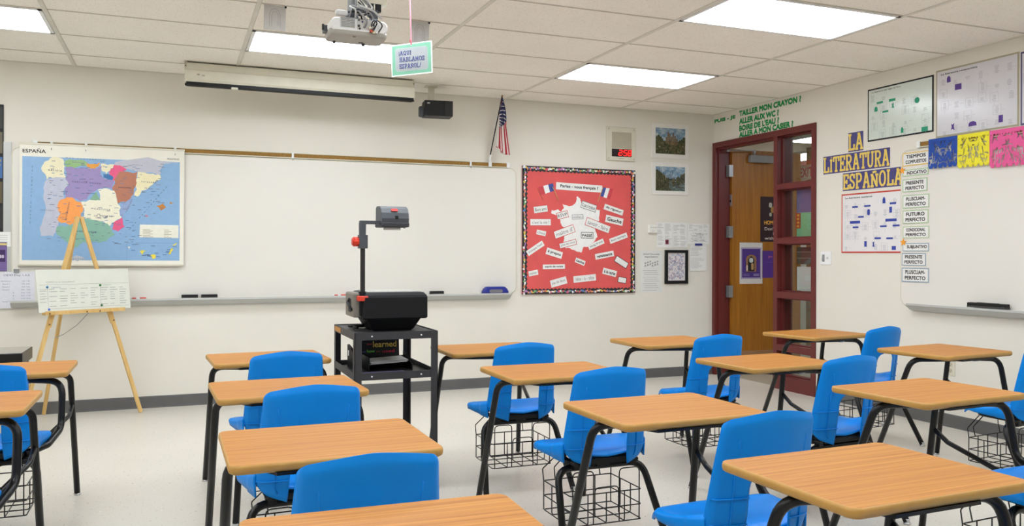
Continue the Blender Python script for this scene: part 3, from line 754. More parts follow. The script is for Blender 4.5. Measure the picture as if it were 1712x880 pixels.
for sx, P, S in ((0, [(-0.4488, 0.409), (-0.2967, 0.4527), (-0.2794, 0.3835), (-0.4233, 0.3328)], [(-0.300, 0.42), (-0.2415, 0.2915)]), (1, [(0.2361, 0.4313), (0.3531, 0.4191), (0.3173, 0.3144), (0.2073, 0.3475)], [(0.2372, 0.4292), (0.183, 0.2901)])):
    f = bpy.data.objects.new('paper_flag', None); COL.objects.link(f); f.parent = bb
    mb = MB(); cols = [(206, 66, 76), (240, 240, 238), (62, 76, 150)] if sx == 0 else [(62, 76, 150), (240, 240, 238), (206, 66, 76)]
    L = lambda a, b, t_: (a[0] + (b[0]-a[0])*t_, a[1] + (b[1]-a[1])*t_)
    for i in range(3): mb.prism([L(P[0], P[1], i/3), L(P[3], P[2], i/3), L(P[3], P[2], (i+1)/3), L(P[0], P[1], (i+1)/3)], 0.0135, 0.0155, C(cols[i]))
    mb.build('cloth', f)
    mb = MB(); mb.cyl((S[0][0], S[0][1], 0.017), (S[1][0], S[1][1], 0.017), 0.0035, C((214, 170, 110)), n=6); mb.build('stick', f)
    if sx == 0:
        mb = MB(); mb.cyl((-0.46, 0.40, 0.0165), (-0.40, 0.29, 0.0165), 0.002, C((206, 120, 90)), n=6); mb.build('stick', f)

# ------------------------------------------------------------------ clock, pictures, papers on the front wall
ck = thing('wall_clock', 'beige wall clock and speaker panel with red digits above the red board', 'clock', fw(-1.097, 2.322, 0.0), FRONT)
mb = MB(); mb.slab(0.322, 0.332, 0.0, 0.02, 0.006, BEIGE, bev=0.004)
for x in (-0.14, 0.14):
    for y in (-0.145, 0.145): mb.cyl((x, y, 0.02), (x, y, 0.0225), 0.006, STEEL, n=8)
mb.build('plate', ck)
mb = MB(); mb.box((-0.105, -0.045, 0.02), (0.115, 0.115, 0.0215), C((196, 188, 166)))
for i in range(16):
    y = -0.036 + i*0.0098
    mb.box((-0.1, y, 0.0215), (0.11, y + 0.004, 0.0225), C((176, 168, 146)))
mb.build('speaker_grille', ck)
mb = MB(); mb.box((-0.105, -0.125, 0.02), (0.115, -0.05, 0.023), C((28, 18, 18))); mb.build('display', ck)
mb = MB()
def seg7(mb, d, x, y, w_, h_, t_, m, z):
    S = {'2': 'abged', '5': 'afgcd', '8': 'abcdefg'}[d]
    sl = 0.12*h_
    pos = {'a': ((0, h_), (w_, h_)), 'g': ((0, h_/2), (w_, h_/2)), 'd': ((0, 0), (w_, 0)), 'f': ((0, h_), (0, h_/2)), 'b': ((w_, h_), (w_, h_/2)), 'e': ((0, h_/2), (0, 0)), 'c': ((w_, h_/2), (w_, 0))}
    for s_ in S:
        (a, b), (c, d_) = pos[s_]
        mb.stroke([(x + a + sl*b/h_, y + b), (x + c + sl*d_/h_, y + d_)], t_, z, z + 0.001, m)
seg7(mb, '2', -0.03, -0.112, 0.032, 0.05, 0.009, LED, 0.023); seg7(mb, '5', 0.025, -0.112, 0.032, 0.05, 0.009, LED, 0.023); seg7(mb, '8', 0.074, -0.112, 0.030, 0.05, 0.009, LED, 0.023)
for y in (-0.1, -0.075): mb.slab(0.007, 0.007, 0.023, 0.024, 0.003, LED, 0.014, y, seg=2)
mb.build('digits', ck)
mb = MB(); mb.text('AMERICAN' if 0 else 'CLOCK', 0, -0.145, C((120, 112, 96)), w=0.05, h=0.008, z=0.0202) if 0 else mb.box((-0.03, -0.148, 0.02), (0.03, -0.143, 0.0204), C((150, 142, 122))); mb.build('name_strip', ck)

def picture(name, label, x, z, w_, h_, seed, kind):
    t = thing(name, label, 'picture', fw(x, z, 0.0), FRONT)
    mb = MB(); mb.slab(w_, h_, 0, 0.008, 0.002, C((236, 233, 226)), bev=0.001); mb.build('mat_board', t)
    mb = MB(); a, b = w_*0.40, h_*0.375; y0 = 0.0
    mb.box((-a, -b, 0.008), (a, b, 0.0085), C((34, 40, 34)))
    r = random.Random(seed)
    mb.box((-a, b*0.0, 0.0085), (a, b, 0.0088), SKYP)
    if kind == 0:
        mb.box((-a, -b, 0.0085), (a, b*0.02, 0.0088), WOODP)
        for i in range(7): mb.box((-a*0.32 + i*0.02, -b*0.3, 0.0088), (-a*0.32 + i*0.02 + 0.017, b*(0.42 + 0.16*((i*5) % 3) - 0.05*abs(i - 2)), 0.0091 + 0.00003*i), TOWERP)
        for i in range(3): mb.prism([(a*0.42 + i*0.026, -b*0.2), (a*0.42 + i*0.026 + 0.014, -b*0.2), (a*0.42 + i*0.026 + 0.007, b*(0.5 - 0.12*i))], 0.0088, 0.0092 + 0.00003*i, TOWERP)
        side = [(-1, 0.30, 0.45), (-0.8, 0.4, 0.5), (-0.55, 0.1, 0.3), (-0.25, -0.25, 0.3), (0.1, -0.35, 0.3), (0.4, -0.3, 0.3), (0.7, 0.15, 0.4), (0.95, 0.35, 0.45)]
    else:
        mb.box((-a, -b, 0.0085), (a, -b*0.12, 0.0089), WATERP)
        mb.prism([(-a, -b), (a*0.1, -b), (-a*0.35, -b*0.3), (-a*0.2, -b*0.05), (-a, b*0.1)], 0.0088, 0.0092, WOODP)
        side = [(-0.95, 0.75, 0.5), (-0.7, 0.55, 0.5), (-0.45, 0.25, 0.4), (-0.2, 0.1, 0.3), (0.2, 0.08, 0.3), (0.55, 0.18, 0.4), (0.85, 0.35, 0.5), (1.0, 0.5, 0.5)]
    for q, (u_, top_, w_q) in enumerate(side):
        P = []
        for s_ in range(18):
            an = 2*PI*s_/18; rr_ = r.uniform(0.7, 1.1)
            P.append((max(-a, min(a, a*u_ + a*w_q*0.5*rr_*math.cos(an))), max(-b, min(b, b*(top_ - 0.35) + b*0.42*rr_*math.sin(an)))))
        mb.prism(P, 0.0088, 0.0094 + 0.00005*q, WOODP)
    if kind == 1:
        for i in range(9): mb.stroke([(-a*0.92 + i*0.019, -b*0.85 + 0.004*i), (-a*0.86 + i*0.022, b*r.uniform(0.2, 0.92))], 0.0035, 0.0096, 0.0101 + 0.00005*i, C((44, 38, 26)))
        for i in range(3): mb.slab(0.05, 0.008, 0.0093, 0.0097, 0.0035, C((64, 48, 34)), 0.05 + 0.02*i, -b*(0.3 + 0.17*i), seg=2)
    else:
        for i in range(60):
            x_, y_ = r.uniform(-a*0.95, a*0.92), r.uniform(-b*0.95, -b*0.35); l = r.uniform(0.004, 0.008)
            mb.box((x_, y_, 0.0096), (x_ + l, y_ + l*1.6, 0.0102 + 0.00001*i), C(r.choice(((120, 96, 78), (46, 40, 36), (88, 78, 66), (150, 140, 128)))))
    mb.build('print', t)
picture('framed_picture', 'upper of two white-matted pictures, old towers under a cloudy sky', -0.525, 2.381, 0.435, 0.348, 3, 0)
picture('framed_picture', 'lower of two white-matted pictures, trees beside a river', -0.525, 2.0, 0.43, 0.325, 8, 1)
t = thing('wall_thermostat', 'small white thermostat box left of the pinned music-like papers', 'thermostat', fw(-0.735, 1.49, 0.0), FRONT)
mb = MB(); mb.slab(0.095, 0.08, 0, 0.03, 0.006, C((238, 236, 228)), bev=0.004); mb.build('case', t)
mb = MB(); mb.box((-0.035, 0.012, 0.03), (0.035, 0.016, 0.031), LGREY); mb.slab(0.03, 0.012, 0.03, 0.033, 0.003, C((222, 220, 212)), 0.0, -0.02); mb.build('lever', t)
def sheet(x, z, w_, h_, label, m=PAPER, lines=12, seed=0, name='paper_notice', off=0.001, col=(192, 191, 188), cols=2, title=None):
    mb = poster(0,0,0,0,0, w_, h_, m)
    r = random.Random(seed)
    for k in range(lines):
        y = h_*0.42 - (k + 0.5)*h_*0.84/lines
        for c_ in range(cols):
            x0 = -w_*0.44 + c_*w_*0.9/cols; l = w_*0.84/cols*r.uniform(0.5, 1)
            if r.random() < 0.86: mb.box((x0, y, 0.0012), (x0 + l, y + min(0.005, h_*0.3/lines), 0.0016), C(col))
    if title: mb.text(title, 0, h_*0.44, INK, w=w_*0.7, h=h_*0.035, z=0.0016, bold=0.02)
    return fin(mb, name, label, 'paper', fw(x, z, off), FRONT)
sheet(-0.587, 1.485, 0.185, 0.148, 'white paper with faint print, upper left of the pinned paper cluster', seed=1, lines=10)
sheet(-0.406, 1.485, 0.175, 0.148, 'white paper with faint print, upper middle of the pinned paper cluster', seed=2, lines=10, off=0.0015)
sheet(-0.587, 1.37, 0.18, 0.13, 'white paper carrying a small dark red stamp, lower left of the pinned paper cluster', seed=3, lines=8, off=0.003)
sheet(-0.405, 1.37, 0.178, 0.125, 'pale paper above the black framed picture in the pinned paper cluster', seed=4, lines=8, off=0.0035)
sheet(-0.182, 1.51, 0.265, 0.082, 'wide printed strip at the top right of the pinned paper cluster', seed=5, lines=6, cols=4, off=0.002)
mb = poster(0,0,0,0,0, 0.265, 0.125, PAPER); r = random.Random(4)
for k in range(60): mb.stroke([(r.uniform(-0.1, 0.1), r.uniform(-0.05, 0.05)), (r.uniform(-0.1, 0.1), r.uniform(-0.05, 0.05))][:1] + [(0, 0)] if 0 else [(0.06*math.cos(k) + r.uniform(-0.05, 0.05), 0.04*math.sin(k*1.7)), (0.06*math.cos(k) + r.uniform(-0.05, 0.05), 0.04*math.sin(k*1.7) + 0.012)], 0.002, 0.0012, 0.0015 + 0.00002*k, C((168, 168, 168)))
fin(mb, 'paper_drawing', 'white paper with a grey scribbled drawing, right of the paper cluster below the printed strip', 'paper', fw(-0.182, 1.405, 0.0035), FRONT)
sheet(-0.188, 1.203, 0.2, 0.27, 'typed white page hanging under a blue clip, nearest the door frame', seed=7, lines=18, cols=1, off=0.005, col=(200, 199, 197))
t = thing('binder_clip', 'dark blue clip holding the typed page near the door', 'clip', fw(-0.187, 1.338, 0.0065), FRONT)
mb = MB(); mb.slab(0.085, 0.022, 0, 0.01, 0.003, C((34, 46, 130)), bev=0.002); mb.build('body', t)
mb = MB(); mb.slab(0.036, 0.046, 0.0, 0.002, 0.002, C((126, 40, 60))); mb.slab(0.014, 0.02, 0.002, 0.0024, 0.002, C((40, 30, 60)))
fin(mb, 'stamp_sticker', 'small dark red stamp on the pinned paper beside the black frame', 'sticker', fw(-0.561, 1.362, 0.0044), FRONT)
pf = thing('framed_picture', 'black framed picture of fine blue and red scribbles under the pinned papers', 'picture', fw(-0.452, 1.11, 0.0), FRONT)
mb = MB()
for a, b in (((-0.135, -0.171), (0.135, -0.139)), ((-0.135, 0.142), (0.135, 0.171)), ((-0.135, -0.139), (-0.104, 0.142)), ((0.104, -0.139), (0.135, 0.142))): mb.box((a[0], a[1], 0), (b[0], b[1], 0.02), BLACK)
mb.build('frame', pf)
mb = MB(); mb.box((-0.104, -0.139, 0.004), (0.104, 0.142, 0.009), C((226, 220, 220))); r = random.Random(6)
for k in range(170):
    x, y, a = r.uniform(-0.09, 0.09), r.uniform(-0.12, 0.125), r.uniform(0, 6.3)
    mb.stroke([(x, y), (x + 0.016*math.cos(a), y + 0.016*math.sin(a)), (x + 0.02*math.cos(a + 1), y + 0.02*math.sin(a + 1))], 0.0035, 0.009, 0.0092 + 0.000002*k, C(r.choice(((134, 138, 172), (178, 150, 160), (150, 160, 190), (120, 116, 140)))))
mb.build('print', pf)
mb = poster(0,0,0,0,0, 0.26, 0.418, LAMIN)
mb.text('School Community', 0, 0.175, C((70, 70, 72)), w=0.19, h=0.016, z=0.0012, bold=0.02); mb.text('Expectations', 0, 0.148, C((70, 70, 72)), w=0.15, h=0.016, z=0.0012, bold=0.02)
for k in range(6):
    x = -0.07 + k*0.028; y = 0.07 + 0.008*(k % 3)
    mb.stroke([(x - 0.008, y - 0.022), (x, y), (x + 0.009, y - 0.02)], 0.004, 0.0012, 0.0015, INK); mb.stroke([(x - 0.011, y + 0.016), (x, y + 0.008), (x + 0.011, y + 0.02)], 0.003, 0.0012, 0.0015, INK); mb.slab(0.008, 0.008, 0.0012, 0.0015, 0.003, INK, x, y + 0.02, seg=2)
for k in range(10):
    y = 0.01 - 0.02*k - 0.006*(k//3)
    mb.box((-0.085 if k % 3 else -0.10, y, 0.0012), (0.06 + 0.04*((k*7) % 3)/3, y + 0.004, 0.0015), C((176, 176, 176)))
fin(mb, 'expectations_sheet', 'laminated School Community Expectations sheet left of the black framed picture', 'paper', fw(-0.74, 1.062, 0.001), FRONT)

# ------------------------------------------------------------------ right wall: lettering, banners, posters, cards
GREENL = C((14, 148, 72))
def wall_words(body, y0, y1, zc, h_, label, slope=0.0):
    mb = MB(); w_ = y0 - y1
    mb.text(body, 0, 0, GREENL, w=w_, h=h_, z=0.0022, d=0, bold=0.05); mb.text(body, -0.0025, -0.002, C((12, 92, 48)), w=w_, h=h_, z=0.0008, d=0, bold=0.05)  # darker offset copy is a painted shadow behind the green letters
    return fin(mb, 'wall_lettering', label, 'lettering', rw((y0 + y1)/2, zc), RIGHT)
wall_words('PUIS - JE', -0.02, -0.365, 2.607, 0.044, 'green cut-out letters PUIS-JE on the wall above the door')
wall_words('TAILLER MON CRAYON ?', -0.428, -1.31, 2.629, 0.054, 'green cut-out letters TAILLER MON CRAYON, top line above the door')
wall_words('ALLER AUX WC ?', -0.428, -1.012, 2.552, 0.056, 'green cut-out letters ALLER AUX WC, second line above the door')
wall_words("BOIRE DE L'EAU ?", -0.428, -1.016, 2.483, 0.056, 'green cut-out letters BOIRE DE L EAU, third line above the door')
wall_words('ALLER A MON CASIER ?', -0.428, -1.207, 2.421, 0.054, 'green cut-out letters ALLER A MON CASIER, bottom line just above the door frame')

t = thing('light_switch', 'white double light switch plate between the door and the blue-blocked poster', 'switch', rw(-1.623, 1.208), RIGHT)
mb = MB(); mb.slab(0.125, 0.115, 0, 0.006, 0.006, WHITE, bev=0.003); mb.build('plate', t)
mb = MB(); mb.box((-0.04, -0.03, 0.006), (-0.014, 0.03, 0.008), C((120, 120, 122))); mb.prism_x([(-0.025, 0.008), (0.025, 0.008), (0.02, 0.012), (-0.02, 0.017)], -0.037, -0.017, C((160, 160, 162))); mb.build('dimmer', t)
mb = MB(); mb.box((0.012, -0.012, 0.006), (0.034, 0.012, 0.008), C((226, 226, 224))); mb.prism_x([(-0.005, 0.008), (0.005, 0.008), (0.009, 0.02), (0.003, 0.02)], 0.019, 0.027, WHITE); mb.build('toggle', t)
t = thing('wall_outlet', 'beige wall socket low on the right wall below the marker tray', 'outlet', rw(-2.868, 0.43), RIGHT)
mb = MB(); mb.slab(0.075, 0.118, 0, 0.005, 0.005, C((222, 216, 196)), bev=0.002); mb.build('plate', t)
for k in (-0.022, 0.022):
    mb = MB(); mb.slab(0.034, 0.03, 0.005, 0.007, 0.01, C((206, 198, 176)), 0, k); mb.box((-0.009, k - 0.002, 0.007), (-0.006, k + 0.008, 0.0074), INK); mb.box((0.006, k - 0.002, 0.007), (0.009, k + 0.006, 0.0074), INK); mb.slab(0.005, 0.005, 0.007, 0.0074, 0.002, INK, 0, k - 0.008, seg=2); mb.build('socket', t)

SLAB = {
 'L': ([[(.24, 0), (.24, 1)], [(.02, .96), (.48, .96)], [(.02, .05), (.95, .05)], [(.9, 0), (.9, .36)]], 0.86),
 'A': ([[(.16, .04), (.47, 1)], [(.84, .04), (.50, 1)], [(.28, .36), (.72, .36)], [(0, .04), (.36, .04)], [(.64, .04), (1, .04)], [(.3, .96), (.6, .96)]], 1.0),
 'I': ([[(.5, 0), (.5, .84)], [(.15, .05), (.85, .05)], [(.15, .80), (.85, .80)], [(.42, .97), (.60, .97)]], 0.5),
 'T': ([[(.5, 0), (.5, 1)], [(.04, .95), (.96, .95)], [(.06, 1), (.06, .68)], [(.94, 1), (.94, .68)], [(.26, .04), (.74, .04)]], 0.9),
 'E': ([[(.22, 0), (.22, 1)], [(.02, .95), (.92, .95)], [(.02, .05), (.95, .05)], [(.22, .5), (.66, .5)], [(.88, 1), (.88, .7)], [(.91, 0), (.91, .3)], [(.64, .36), (.64, .64)]], 0.82),
 'R': ([[(.22, 0), (.22, 1)], [(.02, .04), (.46, .04)], [(.02, .96), (.6, .96), (.78, .88), (.84, .73), (.78, .58), (.6, .5), (.22, .5)], [(.5, .5), (.8, .05)], [(.66, .04), (1, .04)]], 0.95),
 'U': ([[(.2, 1), (.2, .3), (.28, .12), (.5, .04), (.72, .12), (.8, .3), (.8, 1)], [(.0, .96), (.4, .96)], [(.6, .96), (1, .96)]], 0.95),
 'S': ([[(.84, .68), (.84, .98)], [(.84, .78), (.66, .94), (.38, .96), (.18, .86), (.16, .70), (.3, .57), (.68, .45), (.84, .32), (.82, .16), (.62, .05), (.34, .05), (.16, .2)], [(.14, 0), (.14, .34)]], 0.8),
 'P': ([[(.22, 0), (.22, 1)], [(.02, .04), (.5, .04)], [(.02, .96), (.6, .96), (.8, .88), (.86, .71), (.8, .54), (.6, .45), (.22, .45)]], 0.88),
 'Ñ': ([[(.2, 0), (.2, .8)], [(.2, .8), (.8, .02)], [(.8, 0), (.8, .8)], [(0, .04), (.4, .04)], [(0, .78), (.3, .78)], [(.62, .78), (1, .78)], [(.28, .9), (.42, 1.0), (.58, .92), (.74, 1.0)]], 1.0),
 'O': ([[(.5, .96), (.28, .9), (.14, .7), (.12, .5), (.14, .3), (.28, .1), (.5, .04), (.72, .1), (.86, .3), (.88, .5), (.86, .7), (.72, .9), (.5, .96)]], 0.92)}
SLAB.update({
 'H': ([[(.22, 0), (.22, 1)], [(.78, 0), (.78, 1)], [(.22, .5), (.78, .5)], [(.04, .04), (.42, .04)], [(.58, .04), (.96, .04)], [(.04, .96), (.42, .96)], [(.58, .96), (.96, .96)]], 1.0),
 'B': ([[(.22, 0), (.22, 1)], [(.02, .96), (.6, .96), (.78, .88), (.8, .72), (.7, .56), (.22, .53)], [(.6, .53), (.82, .42), (.86, .24), (.76, .08), (.56, .04), (.02, .04)]], 0.92),
 'M': ([[(.18, 0), (.18, 1)], [(.18, .96), (.5, .2), (.82, .96)], [(.82, 0), (.82, 1)], [(.02, .04), (.34, .04)], [(.66, .04), (.98, .04)]], 1.15),
 'Q': ([[(.5, .96), (.28, .9), (.14, .7), (.12, .5), (.14, .3), (.28, .1), (.5, .04), (.72, .1), (.86, .3), (.88, .5), (.86, .7), (.72, .9), (.5, .96)], [(.5, .25), (.9, -.12)]], 0.95),
 'Í': ([[(.5, 0), (.5, .8)], [(.2, .04), (.8, .04)], [(.2, .78), (.8, .78)], [(.4, .9), (.68, 1.06)]], 0.55),
 '¡': ([[(.5, .62), (.5, .78)], [(.5, -.2), (.5, .46)]], 0.4),
 '!': ([[(.5, 0), (.5, .16)], [(.5, .32), (.5, 1)]], 0.4)})
YEL = C((236, 206, 98)); BANNER = C((70, 67, 126))
def slab_words(mb, s_, w_, h_, z, m, tf=0.22):
    tot = sum(SLAB[c][1] for c in s_) + 0.08*(len(s_) - 1); u = w_/tot; x = -w_/2
    for c in s_:
        S, cw = SLAB[c]
        for k, P in enumerate(S): mb.stroke([(x + a*cw*u, -h_/2 + b*h_) for a, b in P], min(u*tf, h_*0.2), z, z + 0.0012 + 0.00003*k, m)
        x += (cw + 0.08)*u
def banner(s_, ya, yb, za, zb, label):
    t = thing('word_banner', label, 'banner', rw((ya + yb)/2, (za + zb)/2), RIGHT)
    w_, h_ = ya - yb, za - zb
    mb = MB(); mb.box((-w_/2, -h_/2, 0.0005), (w_/2, h_/2, 0.0022), BANNER); mb.build('paper_strip', t)
    mb = MB(); slab_words(mb, s_, w_*0.99, h_*0.84, 0.0022, YEL); tag(mb.build('lettering', t), 'yellow slab letters', None)
banner('LA', -1.875, -2.036, 2.243, 2.086, 'purple strip with yellow letters LA, topmost and shortest of the three word strips')
banner('LITERATURA', -1.588, -2.31, 2.077, 1.926, 'purple strip with yellow letters LITERATURA, middle of the three word strips')
banner('ESPAÑOLA', -1.815, -2.435, 1.915, 1.768, 'purple strip with yellow letters ESPANOLA, lowest of the three word strips')

def diagram(name, label, ya, yb, za, zb, frame, paper, blocks, col, seed, title, framed=True, fwid=0.012, fine=(170, 178, 172)):
    t = thing(name, label, 'poster', rw((ya + yb)/2, (za + zb)/2), RIGHT)
    w_, h_ = ya - yb, za - zb
    mb = MB()
    mb.box((-w_/2, -h_/2, 0.001), (w_/2, h_/2, 0.0035), frame); mb.build('border', t)
    mb = MB(); a, b = w_/2 - fwid, h_/2 - fwid
    mb.box((-a, -b, 0.0035), (a, b, 0.005), paper)
    r = random.Random(seed)
    nx, ny = 6, 5
    for i in range(nx):
        for j in range(ny):
            if r.random() < 0.22: continue
            x = -a + (i + 0.5)*2*a/nx + r.uniform(-0.012, 0.012); y = -b + (j + 0.35)*2*b/ny*0.95 + r.uniform(-0.01, 0.01)
            for k in range(r.randint(3, 6)):
                l = r.uniform(0.018, 0.038); mb.box((x - l/2, y + 0.009*k - 0.02, 0.005), (x + l/2, y + 0.009*k - 0.0165, 0.0053), C(fine))
            if r.random() < 0.5:
                for P in ([(x - 0.03, y - 0.028), (x + 0.03, y - 0.028), (x + 0.03, y + 0.036), (x - 0.03, y + 0.036), (x - 0.03, y - 0.028)],): mb.stroke(P, 0.0014, 0.005, 0.0053, C(fine))
            if r.random() < 0.5: mb.stroke([(x + 0.03, y), (x + 0.06, y)], 0.0014, 0.005, 0.0052, C(fine))
            if r.random() < 0.4: mb.stroke([(x, y - 0.028), (x, y - 0.055)], 0.0014, 0.005, 0.0052, C(fine))
    for (x, y, bw, bh, shape) in blocks:
        X, Y = -w_/2 + x*w_, h_/2 - y*h_
        if shape == 0: mb.box((X - bw/2, Y - bh/2, 0.0054), (X + bw/2, Y + bh/2, 0.0058), col)
        elif shape == 1: mb.slab(bw, bh, 0.0054, 0.0058, min(bw, bh)*0.49, col, X, Y)
        elif shape == 2: mb.prism([(X - bw/2, Y - bh/2), (X + bw/2, Y - bh/2), (X + bw*0.42, Y + bh*0.2), (X + bw*0.1, Y + bh/2), (X - bw*0.3, Y + bh*0.42), (X - bw*0.5, Y + bh*0.1)], 0.0054, 0.0058, col)
        else: mb.prism([(X - bw/2, Y - bh/2), (X - bw*0.1, Y - bh*0.3), (X + bw/2, Y - bh/2), (X + bw*0.3, Y + bh*0.1), (X + bw*0.5, Y + bh/2), (X - bw*0.1, Y + bh*0.3), (X - bw*0.4, Y + bh/2), (X - bw*0.2, Y)], 0.0054, 0.0058, col)
    mb.text(title, -a*0.42, b*0.9, C((70, 74, 74)), w=a*0.95, h=0.013, z=0.0054, bold=0.02)
    mb.build('printed_sheet', t)
    return t
LAMGREEN = mat('laminate_pale_green', (218, 228, 218), 0.16, var=0.02); LAMGREY = mat('laminate_pale_grey', (218, 216, 220), 0.16, var=0.02); LAMW = mat('laminate_white', (232, 230, 230), 0.25, var=0.02)
diagram('wall_chart', 'black-edged chart with green blocks high on the right wall, left of the larger chart', -2.085, -2.715, 2.563, 2.145, BLACK, LAMGREEN, [(0.2, 0.29, 0.062, 0.016, 0), (0.395, 0.29, 0.062, 0.02, 0), (0.14, 0.40, 0.034, 0.04, 2), (0.29, 0.48, 0.06, 0.015, 0), (0.405, 0.40, 0.026, 0.045, 3), (0.77, 0.39, 0.046, 0.044, 1), (0.55, 0.88, 0.026, 0.044, 2), (0.88, 0.93, 0.058, 0.034, 0)], C((34, 156, 118)), 1, 'La literatura del Siglo de Oro')
diagram('wall_chart', 'large tan-edged chart with purple blocks high on the right wall above the paper banners', -2.737, -3.388, 2.583, 2.093, C((176, 168, 142)), LAMGREY, [(0.17, 0.16, 0.032, 0.046, 2), (0.29, 0.30, 0.054, 0.042, 0), (0.22, 0.87, 0.032, 0.05, 3), (0.47, 0.87, 0.064, 0.034, 2), (0.80, 0.865, 0.032, 0.05, 0)], C((84, 52, 136)), 2, 'La literatura renacentista', fine=(176, 172, 180))
diagram('wall_chart', 'purple-edged chart cut off by the right edge of the photo', -3.399, -4.04, 2.575, 2.093, C((82, 74, 120)), LAMGREY, [(0.3, 0.3, 0.05, 0.04, 0)], C((84, 52, 136)), 3, 'La literatura', fine=(176, 172, 180))
diagram('wall_chart', 'red-edged chart with blue blocks under the LITERATURA word strips', -1.803, -2.433, 1.741, 1.252, C((198, 66, 50)), LAMW, [(0.24, 0.23, 0.062, 0.014, 0), (0.45, 0.225, 0.066, 0.014, 0), (0.72, 0.15, 0.03, 0.05, 2), (0.86, 0.21, 0.062, 0.016, 0), (0.34, 0.40, 0.062, 0.014, 0), (0.47, 0.33, 0.028, 0.05, 1), (0.825, 0.31, 0.026, 0.046, 0), (0.24, 0.485, 0.11, 0.022, 0), (0.83, 0.475, 0.11, 0.022, 0), (0.25, 0.57, 0.062, 0.014, 0), (0.71, 0.57, 0.066, 0.014, 0), (0.91, 0.565, 0.066, 0.014, 0), (0.62, 0.76, 0.066, 0.014, 0), (0.81, 0.765, 0.066, 0.014, 0), (0.42, 0.85, 0.026, 0.046, 0), (0.55, 0.86, 0.024, 0.05, 3), (0.875, 0.92, 0.04, 0.03, 0)], C((42, 66, 160)), 4, 'La literatura medieval', fine=(176, 178, 186))

# right-hand whiteboard
wb = thing('whiteboard', 'white marker board on the right wall behind the verb tense cards', 'whiteboard', rw(-4.63, 1.442), RIGHT)
ww, wh = 4.4, 1.170
mb = MB(); mb.slab(ww, wh, 0.001, 0.012, 0.06, BOARD, bev=0.002, seg=8); mb.build('panel', wb)
mb = MB(); mb.tube([(x, y, 0.009) for x, y in rrect(ww, wh, 0.06, 6)], 0.0055, CREAMP, n=6, closed=True); mb.build('rim', wb)
mb = MB(); mb.prism_x([(a - 0.0, b) for a, b in [(-0.579, 0.0125), (-0.579, 0.06), (-0.567, 0.075), (-0.567, 0.08), (-0.581, 0.082), (-0.614, 0.045), (-0.626, 0.0125)]], -2.09, 2.19, ALU); mb.build('marker_tray', wb)
rl = thing('map_rail', 'brown cork map rail along the top of the right-hand whiteboard', 'rail', rw(-4.7, 2.062), RIGHT)
mb = MB(); mb.box((-2.1, -0.0165, 0.001), (2.1, 0.0165, 0.02), CORK); mb.build('cork_strip', rl)
mb = MB(); mb.box((-2.1, 0.0165, 0.001), (2.1, 0.023, 0.026), CREAMP); mb.box((-2.1, -0.023, 0.001), (2.1, -0.0165, 0.026), CREAMP); mb.build('edging', rl)
mb = MB(); mb.slab(0.03, 0.05, 0.001, 0.029, 0.004, WHITE, cx=-2.1, bev=0.002); mb.build('end_cap', rl)
t = thing('felt_eraser', 'long black board eraser on the tray of the right-hand whiteboard', 'eraser', (-0.048, -3.2, 0.878))
mb = MB(); mb.slab(0.05, 0.29, 0, 0.012, 0.004, C((70, 68, 68), 0.9)); mb.build('felt_pad', t)
mb = MB(); mb.slab(0.046, 0.29, 0.012, 0.032, 0.004, BLACK, bev=0.002); mb.slab(0.02, 0.16, 0.032, 0.035, 0.003, C((60, 60, 62))); mb.build('back', t)

# verb tense cards
CARDS = [('TIEMPOS', 'COMPUESTOS', -2.445, -2.694, 2.012, 1.911, (234, 196, 92)), ('INDICATIVO', None, -2.446, -2.682, 1.884, 1.833, (176, 204, 160)),
 ('PRESENTE', 'PERFECTO', -2.446, -2.672, 1.813, 1.713, (176, 200, 160)), ('PLUSCUAM-', 'PERFECTO', -2.447, -2.689, 1.691, 1.590, (176, 200, 160)),
 ('FUTURO', 'PERFECTO', -2.447, -2.683, 1.576, 1.473, (178, 200, 156)), ('CONDICIONAL', 'PERFECTO', -2.448, -2.690, 1.454, 1.363, (186, 204, 166)),
 ('SUBJUNTIVO', None, -2.448, -2.688, 1.327, 1.264, (160, 176, 186)), ('PRESENTE', 'PERFECTO', -2.440, -2.661, 1.251, 1.155, (156, 172, 184)), ('PLUSCUAM-', 'PERFECTO', -2.440, -2.689, 1.140, 1.032, (150, 168, 182))]
CL = ['white card with yellow border reading TIEMPOS COMPUESTOS, topmost verb card', 'single-line white card reading INDICATIVO with an orange star', 'green-edged card reading PRESENTE PERFECTO just under the INDICATIVO card', 'green-edged card reading PLUSCUAMPERFECTO above the FUTURO card', 'green-edged card reading FUTURO PERFECTO', 'green-edged card reading CONDICIONAL PERFECTO', 'single-line white card reading SUBJUNTIVO with an orange star', 'grey-blue edged card reading PRESENTE PERFECTO just under the SUBJUNTIVO card', 'grey-blue edged card reading PLUSCUAMPERFECTO, lowest of the verb cards']
for (a, b, ya, yb, za, zb, cc), lab in zip(CARDS, CL):
    w_, h_ = ya - yb, za - zb
    mb = MB(); mb.box((-w_/2, -h_/2, 0), (w_/2, h_/2, 0.0012), C(cc)); e = 0.0075
    mb.box((-w_/2 + e, -h_/2 + e, 0.0012), (w_/2 - e, h_/2 - e, 0.0018), PAPER)
    if b: mb.text(a, 0.0, h_*0.2, INK, w=w_*0.72, h=h_*0.27, z=0.0018, bold=0.035); mb.text(b, -0.0, -h_*0.2, INK, w=w_*0.76, h=h_*0.26, z=0.0018, bold=0.035)
    else: mb.text(a, 0.012, 0, INK, w=w_*0.76, h=h_*0.5, z=0.0018, bold=0.035)
    fin(mb, 'verb_card', lab, 'card', rw((ya + yb)/2, (za + zb)/2, 0.0135), RIGHT, 'verb tense cards')
